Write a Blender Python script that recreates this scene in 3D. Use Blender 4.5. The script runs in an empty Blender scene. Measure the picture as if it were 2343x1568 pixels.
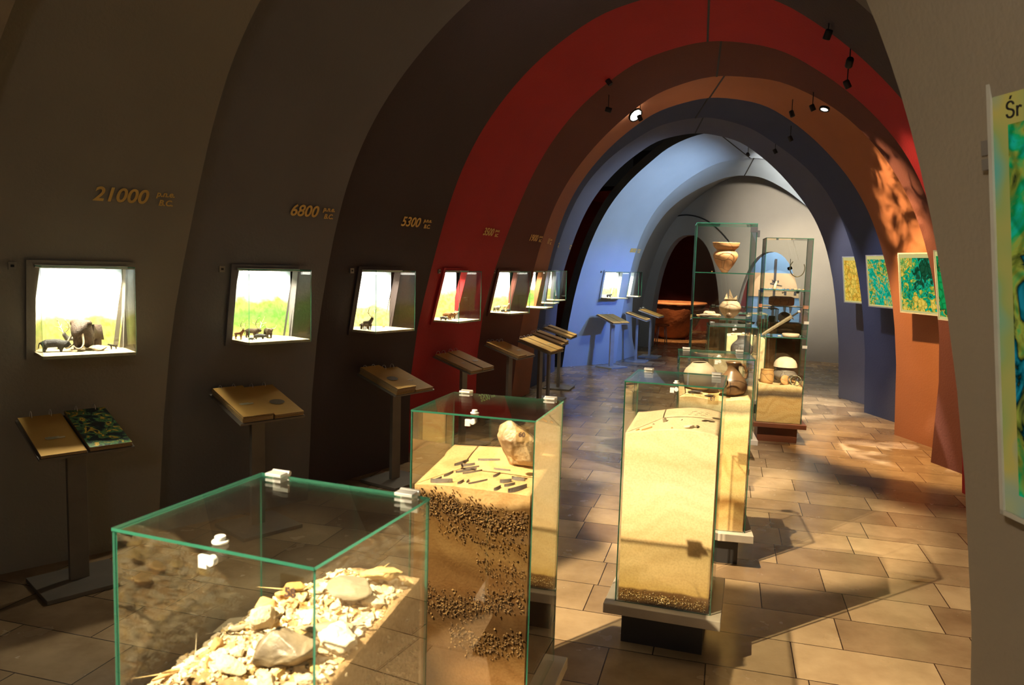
import bpy, bmesh, math, random
from mathutils import Vector, Matrix, noise
random.seed(7)
C = bpy.context.scene.collection
pi = math.pi
# ------------------------------------------------------------------ node helpers
def newmat(name):
    m = bpy.data.materials.new(name); m.use_nodes = True
    nt = m.node_tree; nt.nodes.clear()
    out = nt.nodes.new('ShaderNodeOutputMaterial')
    return m, nt, out
def N(nt, typ, **kw):
    n = nt.nodes.new(typ)
    for k, v in kw.items():
        if k in n.inputs: n.inputs[k].default_value = v
        else: setattr(n, k, v)
    return n
def L(nt, a, b): nt.links.new(a, b)
def ramp(nt, fac, stops, interp='LINEAR'):
    r = nt.nodes.new('ShaderNodeValToRGB'); r.color_ramp.interpolation = interp
    el = r.color_ramp.elements
    while len(el) > 1: el.remove(el[-1])
    el[0].position = stops[0][0]; el[0].color = (*stops[0][1], 1)
    for p, c in stops[1:]:
        e = el.new(p); e.color = (*c, 1)
    L(nt, fac, r.inputs[0]); return r
def math_(nt, op, a, b=None, c=None):
    n = nt.nodes.new('ShaderNodeMath'); n.operation = op
    for i, v in enumerate((a, b, c)):
        if v is None: continue
        if isinstance(v, (int, float)): n.inputs[i].default_value = v
        else: L(nt, v, n.inputs[i])
    return n.outputs[0]
def mixc(nt, fac, a, b, mode='MIX'):
    n = nt.nodes.new('ShaderNodeMix'); n.data_type = 'RGBA'; n.blend_type = mode
    if isinstance(fac, (int, float)): n.inputs[0].default_value = fac
    else: L(nt, fac, n.inputs[0])
    for i, v in ((6, a), (7, b)):
        if isinstance(v, tuple): n.inputs[i].default_value = (*v, 1)
        else: L(nt, v, n.inputs[i])
    return n.outputs[2]
def geo(nt): return nt.nodes.new('ShaderNodeNewGeometry').outputs['Position']
def objc(nt): return nt.nodes.new('ShaderNodeTexCoord').outputs['Object']
def surf(name, c1, c2=None, scale=8., rough=.6, metal=0., bump=.0, bscale=None, spec=.5, detail=5):
    """plain procedural surface: two tones mixed by noise + noise bump"""
    m, nt, out = newmat(name)
    p = N(nt, 'ShaderNodeBsdfPrincipled'); p.inputs['Roughness'].default_value = rough
    p.inputs['Metallic'].default_value = metal; p.inputs['Specular IOR Level'].default_value = spec
    co = objc(nt)
    nz = N(nt, 'ShaderNodeTexNoise'); nz.inputs['Scale'].default_value = scale; nz.inputs['Detail'].default_value = detail
    L(nt, co, nz.inputs['Vector'])
    c2 = c2 or tuple(v * .82 for v in c1)
    r = ramp(nt, nz.outputs[0], [(.32, c1), (.68, c2)])
    L(nt, r.outputs[0], p.inputs['Base Color'])
    if bump:
        nb = N(nt, 'ShaderNodeTexNoise'); nb.inputs['Scale'].default_value = bscale or scale * 4; nb.inputs['Detail'].default_value = 6
        L(nt, co, nb.inputs['Vector'])
        b = N(nt, 'ShaderNodeBump'); b.inputs['Strength'].default_value = bump; b.inputs['Distance'].default_value = .01
        L(nt, nb.outputs[0], b.inputs['Height']); L(nt, b.outputs[0], p.inputs['Normal'])
    L(nt, p.outputs[0], out.inputs[0]); return m
def glassmat(name, tint, refl=1.0):
    m, nt, out = newmat(name)
    lw = N(nt, 'ShaderNodeLayerWeight'); lw.inputs['Blend'].default_value = .5
    p5 = math_(nt, 'POWER', lw.outputs['Facing'], 5.)
    f = math_(nt, 'MULTIPLY_ADD', p5, .9 * refl, .045 * refl)
    t = N(nt, 'ShaderNodeBsdfTransparent'); t.inputs[0].default_value = (*tint, 1)
    g = N(nt, 'ShaderNodeBsdfGlossy'); g.inputs['Roughness'].default_value = 0.0; g.inputs[0].default_value = (1, 1, 1, 1)
    mx = N(nt, 'ShaderNodeMixShader'); L(nt, f, mx.inputs[0]); L(nt, t.outputs[0], mx.inputs[1]); L(nt, g.outputs[0], mx.inputs[2])
    L(nt, mx.outputs[0], out.inputs[0]); return m
def emis(name, col, strength):
    m, nt, out = newmat(name)
    e = N(nt, 'ShaderNodeEmission'); e.inputs[0].default_value = (*col, 1); e.inputs[1].default_value = strength
    L(nt, e.outputs[0], out.inputs[0]); return m
# ------------------------------------------------------------------ object helpers
def tag(o, label=None, cat=None, group=None, kind=None):
    if label: o['label'] = label
    if cat: o['category'] = cat
    if group: o['group'] = group
    if kind: o['kind'] = kind
    return o
def empty(name, loc, label=None, cat=None, group=None):
    o = bpy.data.objects.new(name, None); C.objects.link(o); o.location = loc; o.empty_display_size = .1
    return tag(o, label, cat, group)
def wloc(o):
    v = Vector((0, 0, 0))
    while o is not None: v = v + o.location; o = o.parent
    return v
def link(name, me, mats, parent=None, loc=None):
    """mesh given in WORLD coordinates; re-based on loc (or on its parent)"""
    o = bpy.data.objects.new(name, me)
    for m in (mats if isinstance(mats, (list, tuple)) else [mats]): me.materials.append(m)
    C.objects.link(o)
    base = Vector((0, 0, 0))
    if parent is not None: o.parent = parent; base = wloc(parent)
    l = Vector(loc) if loc is not None else (None if parent is None else base)
    if l is None:
        if len(me.vertices):
            xs = [v.co for v in me.vertices]
            l = Vector(((min(v.x for v in xs) + max(v.x for v in xs)) / 2, (min(v.y for v in xs) + max(v.y for v in xs)) / 2, min(v.z for v in xs)))
        else: l = Vector((0, 0, 0))
    for v in me.vertices: v.co -= l
    o.location = l - base
    return o
class Fr:
    """local frame: origin o, horizontal axes a (right), b (forward), z up"""
    def __init__(s, o, yaw=0., up=None):
        s.o = Vector(o); s.a = Vector((math.cos(yaw), math.sin(yaw), 0)); s.b = Vector((-math.sin(yaw), math.cos(yaw), 0)); s.c = Vector((0, 0, 1))
    def __call__(s, x, y, z=0.): return s.o + s.a * x + s.b * y + s.c * z
class MB:
    def __init__(s): s.v = []; s.f = []; s.m = []; s.sm = []
    def add(s, vs, fs, mi=0, smooth=False):
        n = len(s.v); s.v += [tuple(v) for v in vs]
        for f in fs: s.f.append([i + n for i in f]); s.m.append(mi); s.sm.append(smooth)
        return s
    def box(s, F, x0, x1, y0, y1, z0, z1, mi=0, mis=None):
        vs = [F(x, y, z) for z in (z0, z1) for y in (y0, y1) for x in (x0, x1)]
        fs = [(0, 2, 3, 1), (4, 5, 7, 6), (0, 1, 5, 4), (2, 6, 7, 3), (0, 4, 6, 2), (1, 3, 7, 5)]
        if mis is None: return s.add(vs, fs, mi)
        n = len(s.v); s.v += [tuple(v) for v in vs]
        for f, k in zip(fs, mis): s.f.append([i + n for i in f]); s.m.append(k); s.sm.append(False)
        return s
    def tube(s, pts, r, n=8, mi=0, cap=True, closed=False):
        pts = [Vector(p) for p in pts]; rs = r if isinstance(r, (list, tuple)) else [r] * len(pts)
        base = len(s.v); K = len(pts); up = None
        for i, p in enumerate(pts):
            if closed: d = pts[(i + 1) % K] - pts[i - 1]
            else: d = pts[min(i + 1, K - 1)] - pts[max(i - 1, 0)]
            d.normalize()
            if up is None: up = Vector((0, 0, 1)) if abs(d.z) < .9 else Vector((1, 0, 0))
            sd = d.cross(up).normalized(); up = sd.cross(d).normalized()
            for j in range(n):
                a = 2 * pi * j / n; s.v.append(tuple(p + (sd * math.cos(a) + up * math.sin(a)) * rs[i]))
        for i in range(K if closed else K - 1):
            i2 = (i + 1) % K
            for j in range(n):
                s.f.append([base + i * n + j, base + i * n + (j + 1) % n, base + i2 * n + (j + 1) % n, base + i2 * n + j]); s.m.append(mi); s.sm.append(True)
        if cap and not closed:
            s.f.append([base + j for j in range(n)][::-1]); s.m.append(mi); s.sm.append(False)
            s.f.append([base + (K - 1) * n + j for j in range(n)]); s.m.append(mi); s.sm.append(False)
        return s
    def lathe(s, o, prof, n=28, mi=0, F=None, tilt=None):
        o = Vector(o); base = len(s.v)
        for (r, z) in prof:
            for j in range(n):
                a = 2 * pi * j / n; v = Vector((r * math.cos(a), r * math.sin(a), z))
                if tilt is not None: v = tilt @ v
                s.v.append(tuple(o + v))
        for i in range(len(prof) - 1):
            for j in range(n):
                s.f.append([base + i * n + j, base + i * n + (j + 1) % n, base + (i + 1) * n + (j + 1) % n, base + (i + 1) * n + j]); s.m.append(mi); s.sm.append(True)
        return s
    def build(s, name, mats, parent=None, loc=None, bev=0):
        me = bpy.data.meshes.new(name); me.from_pydata(s.v, [], s.f)
        me.polygons.foreach_set('material_index', s.m); me.polygons.foreach_set('use_smooth', s.sm); me.update()
        o = link(name, me, mats, parent, loc)
        if bev:
            b = o.modifiers.new('bevel', 'BEVEL'); b.width = bev; b.segments = 2; b.limit_method = 'ANGLE'
        return o
def hull_stone(bm, c, size, seed, n=13, squash=(1, 1, 1), rot=None):
    rnd = random.Random(seed); vs = []
    R = rot or (Matrix.Rotation(rnd.uniform(0, 6.3), 3, 'Z') @ Matrix.Rotation(rnd.uniform(-.5, .5), 3, 'X'))
    for _ in range(n):
        d = Vector((rnd.gauss(0, 1), rnd.gauss(0, 1), rnd.gauss(0, 1))).normalized() * rnd.uniform(.85, 1.05)
        d = Vector((d.x * squash[0], d.y * squash[1], d.z * squash[2])) * size
        vs.append(bm.verts.new(Vector(c) + R @ d))
    r = bmesh.ops.convex_hull(bm, input=vs, use_existing_faces=False)
    junk = [e for e in r['geom_interior'] + r['geom_unused'] if isinstance(e, bmesh.types.BMVert)]
    if junk: bmesh.ops.delete(bm, geom=list(set(junk)), context='VERTS')
def stone(name, c, size, seed, mat, squash=(1, .8, .6), rot=None, n=16, bev=True, parent=None, rough=.0):
    bm = bmesh.new(); hull_stone(bm, c, size, seed, n, squash, rot)
    if bev: bmesh.ops.bevel(bm, geom=list(bm.edges), offset=size * .06, segments=2, affect='EDGES', profile=.6)
    if rough:
        bmesh.ops.triangulate(bm, faces=bm.faces); bmesh.ops.subdivide_edges(bm, edges=bm.edges, cuts=2, use_grid_fill=True)
        for v in bm.verts:
            q = v.co / size * 1.6; v.co += (v.co - Vector(c)).normalized() * noise.fractal(q + Vector((seed, 0, 0)), 1, 2, 4) * size * rough
        for f in bm.faces: f.smooth = True
    me = bpy.data.meshes.new(name); bm.to_mesh(me); bm.free()
    return link(name, me, mat, parent)
def pebbles(name, items, mats, parent=None, loc=None, squash=(1, .85, .7), n=9):
    bm = bmesh.new()
    for i, (c, sz, sd, mi) in enumerate(items):
        k = len(bm.faces); hull_stone(bm, c, sz, sd, n, squash)
        bm.faces.ensure_lookup_table()
        for f in bm.faces[k:]: f.material_index = mi
    me = bpy.data.meshes.new(name); bm.to_mesh(me); bm.free()
    return link(name, me, mats, parent, loc)
# ------------------------------------------------------------------ camera
F_PX = 1757.0; HC = 1.7
PT = math.atan((784 - 605) / F_PX); RL = math.radians(1.72)
fw = Vector((0, math.cos(PT), -math.sin(PT))); rt0 = Vector((1, 0, 0)); up0 = rt0.cross(fw)
rt = rt0 * math.cos(RL) + up0 * math.sin(RL); up = -rt0 * math.sin(RL) + up0 * math.cos(RL)
cam = bpy.data.cameras.new('camera'); co = bpy.data.objects.new('camera', cam); C.objects.link(co)
M = Matrix(((rt.x, up.x, -fw.x, 0), (rt.y, up.y, -fw.y, 0), (rt.z, up.z, -fw.z, HC), (0, 0, 0, 1)))
co.matrix_world = M
cam.sensor_width = 36; cam.lens = 36 * F_PX / 2343; cam.clip_start = .05; cam.clip_end = 200
cam.dof.use_dof = True; cam.dof.focus_distance = 6.0; cam.dof.aperture_fstop = 7.0
sc = bpy.context.scene; sc.camera = co
sc.view_settings.view_transform = 'Standard'; sc.view_settings.look = 'None'; sc.view_settings.gamma = 1; sc.view_settings.exposure = 0.0
sc.cycles.transparent_max_bounces = 40; sc.cycles.max_bounces = 12; sc.cycles.glossy_bounces = 6; sc.cycles.diffuse_bounces = 4
sc.cycles.sample_clamp_indirect = 4.0; sc.cycles.use_denoising = True
w = bpy.data.worlds.new('world'); sc.world = w; w.use_nodes = True
w.node_tree.nodes['Background'].inputs[0].default_value = (.9, .8, .7, 1); w.node_tree.nodes['Background'].inputs[1].default_value = .004
RING={
 '0':((-2.72, 3.6),(1.32, 2.0),[[2.173,0.0],[2.164,0.19],[2.154,0.381],[2.142,0.576],[2.128,0.777],[2.102,0.984],[2.076,1.203],[2.039,1.433],[1.991,1.676],[1.928,1.934],[1.844,2.206],[1.73,2.48],[1.576,2.738],[1.382,2.974],[1.157,3.191],[0.904,3.387],[0.625,3.559],[0.319,3.654],[0.0,3.696],[-0.318,3.651],[-0.624,3.554],[-0.902,3.379],[-1.154,3.181],[-1.377,2.962],[-1.569,2.726],[-1.723,2.468],[-1.838,2.198],[-1.924,1.93],[-1.99,1.675],[-2.041,1.434],[-2.082,1.206],[-2.109,0.987],[-2.134,0.779],[-2.144,0.576],[-2.154,0.381],[-2.163,0.19],[-2.173,0.0]]),
 '1':((-2.07, 4.42),(1.94, 2.68),[[2.186,0.0],[2.178,0.19],[2.17,0.382],[2.162,0.578],[2.154,0.782],[2.131,0.991],[2.104,1.212],[2.066,1.443],[2.015,1.687],[1.95,1.945],[1.865,2.216],[1.749,2.491],[1.594,2.753],[1.4,2.994],[1.174,3.218],[0.919,3.421],[0.637,3.601],[0.325,3.703],[0.0,3.751],[-0.326,3.712],[-0.64,3.618],[-0.926,3.446],[-1.184,3.245],[-1.405,3.005],[-1.581,2.731],[-1.711,2.438],[-1.808,2.15],[-1.887,1.882],[-1.957,1.638],[-2.016,1.408],[-2.062,1.187],[-2.092,0.973],[-2.121,0.77],[-2.138,0.571],[-2.154,0.379],[-2.17,0.189],[-2.186,0.0]]),
 '2':((-1.41, 5.28),(2.55, 3.55),[[2.161,0.0],[2.147,0.189],[2.133,0.379],[2.119,0.573],[2.104,0.773],[2.075,0.976],[2.044,1.19],[2.0,1.413],[1.945,1.647],[1.877,1.893],[1.789,2.151],[1.673,2.411],[1.521,2.657],[1.333,2.884],[1.117,3.097],[0.874,3.292],[0.606,3.466],[0.309,3.565],[0.0,3.613],[-0.31,3.576],[-0.609,3.487],[-0.883,3.326],[-1.134,3.143],[-1.358,2.939],[-1.554,2.716],[-1.715,2.471],[-1.836,2.208],[-1.923,1.94],[-1.987,1.682],[-2.037,1.439],[-2.077,1.21],[-2.102,0.989],[-2.124,0.78],[-2.132,0.576],[-2.141,0.381],[-2.151,0.19],[-2.161,0.0]]),
 '3':((-0.85, 6.4),(3.13, 4.75),[[2.154,0.0],[2.141,0.19],[2.128,0.38],[2.114,0.573],[2.1,0.774],[2.072,0.978],[2.041,1.193],[1.998,1.416],[1.944,1.651],[1.876,1.899],[1.789,2.158],[1.674,2.419],[1.523,2.669],[1.337,2.901],[1.123,3.122],[0.88,3.325],[0.61,3.501],[0.311,3.597],[0.0,3.639],[-0.311,3.603],[-0.614,3.525],[-0.893,3.374],[-1.146,3.188],[-1.367,2.966],[-1.553,2.722],[-1.7,2.457],[-1.81,2.183],[-1.894,1.917],[-1.964,1.667],[-2.024,1.434],[-2.077,1.213],[-2.115,0.998],[-2.142,0.789],[-2.149,0.583],[-2.153,0.384],[-2.155,0.191],[-2.154,0.0]]),
 '4':((-0.4, 7.9),(3.61, 5.96),[[2.227,0.0],[2.213,0.19],[2.199,0.38],[2.185,0.573],[2.171,0.773],[2.142,0.977],[2.11,1.192],[2.065,1.415],[2.009,1.65],[1.942,1.901],[1.86,2.17],[1.751,2.447],[1.6,2.712],[1.407,2.952],[1.18,3.174],[0.923,3.373],[0.639,3.546],[0.325,3.641],[0.0,3.681],[-0.325,3.637],[-0.638,3.541],[-0.922,3.368],[-1.176,3.162],[-1.391,2.92],[-1.567,2.656],[-1.706,2.384],[-1.819,2.122],[-1.916,1.876],[-1.999,1.641],[-2.066,1.416],[-2.119,1.197],[-2.153,0.983],[-2.175,0.775],[-2.177,0.571],[-2.18,0.376],[-2.196,0.188],[-2.227,0.0]]),
 '5':((0.0, 9.0),(3.89, 6.94),[[2.201,0.0],[2.203,0.191],[2.205,0.385],[2.207,0.586],[2.209,0.796],[2.194,1.013],[2.172,1.242],[2.134,1.48],[2.08,1.729],[2.007,1.988],[1.91,2.255],[1.782,2.521],[1.619,2.777],[1.42,3.016],[1.187,3.23],[0.921,3.404],[0.63,3.542],[0.319,3.61],[0.0,3.641],[-0.317,3.593],[-0.622,3.492],[-0.896,3.313],[-1.143,3.11],[-1.36,2.888],[-1.545,2.651],[-1.693,2.395],[-1.803,2.128],[-1.886,1.868],[-1.953,1.623],[-2.007,1.392],[-2.052,1.174],[-2.087,0.964],[-2.121,0.765],[-2.141,0.568],[-2.161,0.377],[-2.181,0.189],[-2.201,0.0]]),
 '6':((0.25, 10.1),(4.14, 8.13),[[2.18,0.0],[2.171,0.19],[2.162,0.381],[2.152,0.577],[2.143,0.78],[2.119,0.988],[2.093,1.209],[2.055,1.439],[2.003,1.681],[1.932,1.932],[1.839,2.192],[1.718,2.453],[1.562,2.705],[1.372,2.942],[1.153,3.169],[0.904,3.375],[0.626,3.55],[0.319,3.641],[0.0,3.68],[-0.318,3.639],[-0.626,3.551],[-0.907,3.386],[-1.161,3.191],[-1.384,2.968],[-1.573,2.725],[-1.723,2.46],[-1.832,2.183],[-1.91,1.91],[-1.97,1.652],[-2.016,1.411],[-2.054,1.185],[-2.082,0.971],[-2.111,0.768],[-2.128,0.57],[-2.146,0.378],[-2.163,0.189],[-2.18,0.0]]),
 '7':((0.5, 11.2),(4.4, 9.42),[[2.144,0.0],[2.133,0.19],[2.122,0.38],[2.11,0.575],[2.099,0.777],[2.073,0.983],[2.046,1.202],[2.01,1.431],[1.962,1.674],[1.895,1.927],[1.804,2.186],[1.685,2.448],[1.534,2.703],[1.346,2.936],[1.124,3.141],[0.876,3.326],[0.608,3.505],[0.311,3.621],[0.0,3.688],[-0.316,3.671],[-0.625,3.604],[-0.912,3.461],[-1.177,3.29],[-1.415,3.086],[-1.619,2.851],[-1.779,2.585],[-1.902,2.305],[-1.997,2.031],[-2.072,1.768],[-2.124,1.512],[-2.154,1.265],[-2.167,1.028],[-2.175,0.805],[-2.167,0.591],[-2.16,0.387],[-2.152,0.191],[-2.144,0.0]]),
 '8':((0.7, 12.3),(4.54, 10.51),[[2.118,0.0],[2.105,0.19],[2.092,0.38],[2.079,0.573],[2.065,0.773],[2.038,0.978],[2.01,1.194],[1.974,1.422],[1.927,1.664],[1.862,1.916],[1.774,2.176],[1.654,2.431],[1.498,2.67],[1.313,2.898],[1.104,3.122],[0.867,3.331],[0.602,3.514],[0.308,3.618],[0.0,3.673],[-0.31,3.651],[-0.613,3.577],[-0.89,3.418],[-1.142,3.228],[-1.364,3.01],[-1.554,2.77],[-1.706,2.508],[-1.823,2.236],[-1.916,1.972],[-1.994,1.722],[-2.053,1.479],[-2.091,1.243],[-2.11,1.013],[-2.124,0.795],[-2.123,0.585],[-2.122,0.385],[-2.12,0.191],[-2.118,0.0]]),
 '9n':((0.86, 12.86),(5.0, 10.85),[[2.301,0.0],[2.294,0.19],[2.287,0.382],[2.279,0.579],[2.271,0.783],[2.248,0.993],[2.221,1.215],[2.181,1.447],[2.128,1.692],[2.06,1.952],[1.971,2.225],[1.849,2.502],[1.686,2.767],[1.481,3.01],[1.243,3.236],[0.973,3.442],[0.675,3.624],[0.344,3.728],[0.0,3.772],[-0.342,3.707],[-0.664,3.566],[-0.948,3.352],[-1.202,3.13],[-1.423,2.892],[-1.607,2.637],[-1.753,2.372],[-1.869,2.11],[-1.959,1.856],[-2.032,1.615],[-2.089,1.386],[-2.137,1.169],[-2.174,0.96],[-2.21,0.762],[-2.233,0.567],[-2.256,0.377],[-2.278,0.189],[-2.301,0.0]]),
 '9':((1.86, 13.6),(5.75, 11.7),[[2.165,0.0],[2.149,0.189],[2.133,0.379],[2.118,0.571],[2.101,0.77],[2.071,0.973],[2.038,1.185],[1.993,1.405],[1.937,1.637],[1.867,1.88],[1.779,2.135],[1.662,2.391],[1.509,2.632],[1.32,2.852],[1.103,3.053],[0.86,3.234],[0.594,3.391],[0.302,3.478],[0.0,3.525],[-0.304,3.505],[-0.603,3.444],[-0.88,3.308],[-1.135,3.141],[-1.362,2.943],[-1.557,2.716],[-1.711,2.462],[-1.825,2.19],[-1.906,1.92],[-1.966,1.661],[-2.011,1.418],[-2.049,1.191],[-2.078,0.976],[-2.106,0.772],[-2.121,0.572],[-2.136,0.379],[-2.15,0.189],[-2.165,0.0]]),
 '10':((2.42, 14.9),(6.3, 13.0),[[2.16,0.0],[2.128,0.188],[2.096,0.373],[2.064,0.558],[2.032,0.746],[1.987,0.935],[1.939,1.13],[1.88,1.329],[1.812,1.534],[1.732,1.748],[1.635,1.967],[1.515,2.183],[1.363,2.382],[1.182,2.558],[0.981,2.72],[0.766,2.885],[0.537,3.073],[0.281,3.239],[0.0,3.372],[-0.296,3.414],[-0.593,3.394],[-0.875,3.296],[-1.144,3.172],[-1.395,3.019],[-1.62,2.832],[-1.808,2.606],[-1.958,2.355],[-2.074,2.094],[-2.162,1.831],[-2.22,1.569],[-2.254,1.313],[-2.268,1.067],[-2.276,0.836],[-2.266,0.613],[-2.25,0.4],[-2.217,0.196],[-2.16,0.0]]),
 '11':((2.75, 16.7),(6.9, 14.2),[[2.422,0.0],[2.411,0.19],[2.399,0.381],[2.388,0.576],[2.375,0.778],[2.347,0.985],[2.315,1.203],[2.27,1.43],[2.212,1.67],[2.137,1.924],[2.041,2.189],[1.912,2.458],[1.741,2.713],[1.527,2.947],[1.28,3.164],[1.0,3.359],[0.692,3.531],[0.353,3.627],[0.0,3.67],[-0.353,3.627],[-0.692,3.531],[-1.0,3.359],[-1.28,3.164],[-1.527,2.947],[-1.741,2.713],[-1.912,2.458],[-2.041,2.189],[-2.137,1.924],[-2.212,1.67],[-2.27,1.43],[-2.315,1.203],[-2.347,0.985],[-2.375,0.778],[-2.388,0.576],[-2.399,0.381],[-2.411,0.19],[-2.422,0.0]]),
}
# ------------------------------------------------------------------ architecture
def catmull(P, n=3):
    out = []
    for i in range(len(P) - 1):
        p0 = P[max(i - 1, 0)]; p1 = P[i]; p2 = P[i + 1]; p3 = P[min(i + 2, len(P) - 1)]
        for k in range(n):
            t = k / n
            out.append(tuple(.5 * (2 * b + (c - a) * t + (2 * a - 5 * b + 4 * c - d) * t * t + (3 * b - a - 3 * c + d) * t ** 3) for a, b, c, d in zip(p0, p1, p2, p3)))
    out.append(P[-1]); return out
class Curve:
    """arch profile in a vertical plane: (x, z) from the right foot over the crown to the left foot"""
    def __init__(s, Lf, Rf, P, shift=0., hwadd=0., zs=1., fwd=0.):
        Lf = Vector((*Lf, 0)); Rf = Vector((*Rf, 0)); s.e = (Rf - Lf).normalized(); hw = (Rf - Lf).length / 2
        s.n = Vector((-s.e.y, s.e.x, 0)); s.m = (Lf + Rf) / 2 + s.e * shift + s.n * fwd
        s.P = [(x * (hw + hwadd) / hw, z * zs) for x, z in catmull(P)]
        s.split()
    def split(s, zc=2.0):
        P = s.P; top = max(range(len(P)), key=lambda i: P[i][1])
        s.right = P[:top + 1]; s.left = P[top:][::-1]
        s.zc = zc; a = (s.x_at(-1, zc), zc); b = (s.x_at(1, zc), zc)
        s.arc = [a] + [p for p in P[::-1] if p[1] > zc] + [b]
        d = [0]
        for i in range(len(s.arc) - 1): d.append(d[-1] + math.dist(s.arc[i], s.arc[i + 1]))
        s.d = d
    def x_at(s, side, z):
        H = s.left if side < 0 else s.right
        for i in range(len(H) - 1):
            if H[i][1] <= z <= H[i + 1][1] and H[i + 1][1] > H[i][1]:
                t = (z - H[i][1]) / (H[i + 1][1] - H[i][1]); return H[i][0] + (H[i + 1][0] - H[i][0]) * t
        return H[0][0]
    def xz(s, key):
        if key[0] == 'z': return (s.x_at(key[1], key[2]), key[2])
        t = key[1] * s.d[-1]
        for i in range(len(s.d) - 1):
            if t <= s.d[i + 1] + 1e-9:
                u = (t - s.d[i]) / max(1e-9, s.d[i + 1] - s.d[i]); a, b = s.arc[i], s.arc[i + 1]
                return (a[0] + (b[0] - a[0]) * u, a[1] + (b[1] - a[1]) * u)
        return s.arc[-1]
    def pt(s, key, out=0.):
        x, z = s.xz(key)
        if out: q = Vector((x, z)); 
        if out:
            l = math.hypot(x, z); x += x / l * out; z += z / l * out * (0 if key[0] == 'z' and key[2] == 0 else 1)
        return s.m + s.e * x + Vector((0, 0, z))
NZ0, NZ1 = 1.155, 1.635            # niche opening heights
ZS = [0, .35, .75, NZ0, 1.4, NZ1, 1.85]
KEYS = [('z', -1, z) for z in ZS] + [('t', i / 56) for i in range(57)] + [('z', 1, z) for z in ZS[::-1]]
curves = {}
for k, (Lf, Rf, P) in RING.items(): curves[k] = Curve(Lf, Rf, P)
near = {}
near['0'] = Curve((-4.3, 1.9), (1.78, -1.3), RING['11'][2], 0, (math.hypot(6.08, 3.2) - 4.84) / 2, 1.12)
near['0'].split()
for k in range(1, 9):
    Lf, Rf, P = RING[str(k - 1)]; near[str(k)] = Curve(Lf, Rf, P, .175, .325, 1.07, .04)
near['9'] = curves['9n']
Lf, Rf, P = RING['9']; near['10'] = Curve(Lf, Rf, P, .12, .2, 1.04, .04)
Lf, Rf, P = RING['10']; near['11'] = Curve(Lf, Rf, P, .0, .28, 1.03, .04)
def wallmat(name, c, rough=.75):
    return surf(name, c, tuple(v * .9 for v in c), 1.7, rough, 0, .25, 60, .3)
WCOL = {'0': (.30, .25, .19), '1': (.29, .26, .215), '2': (.165, .155, .155), '3': (.055, .04, .042), '4': (.36, .018, .022), '5': (.115, .036, .027),
        '6': (.34, .13, .058), '7': (.05, .058, .11), '8': (.125, .125, .17), '9': (.40, .48, .60), '10': (.42, .5, .6), '11': (.30, .285, .26)}
WM = {k: wallmat('painted_plaster_' + k, v) for k, v in WCOL.items()}
M_seam = surf('dark_joint', (.01, .01, .012))
M_edge = surf('slate_edge', (.05, .06, .075), rough=.8)
niche_u = {'1': (.555, .39), '2': (.60, .39), '3': (.54, .34), '4': (.45, .28), '5': (.48, .375), '6': (.55, .395), '7': (.6, .385), '8': (.48, .39), '9': (.67, .35), '10': (.5, .30)}
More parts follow.
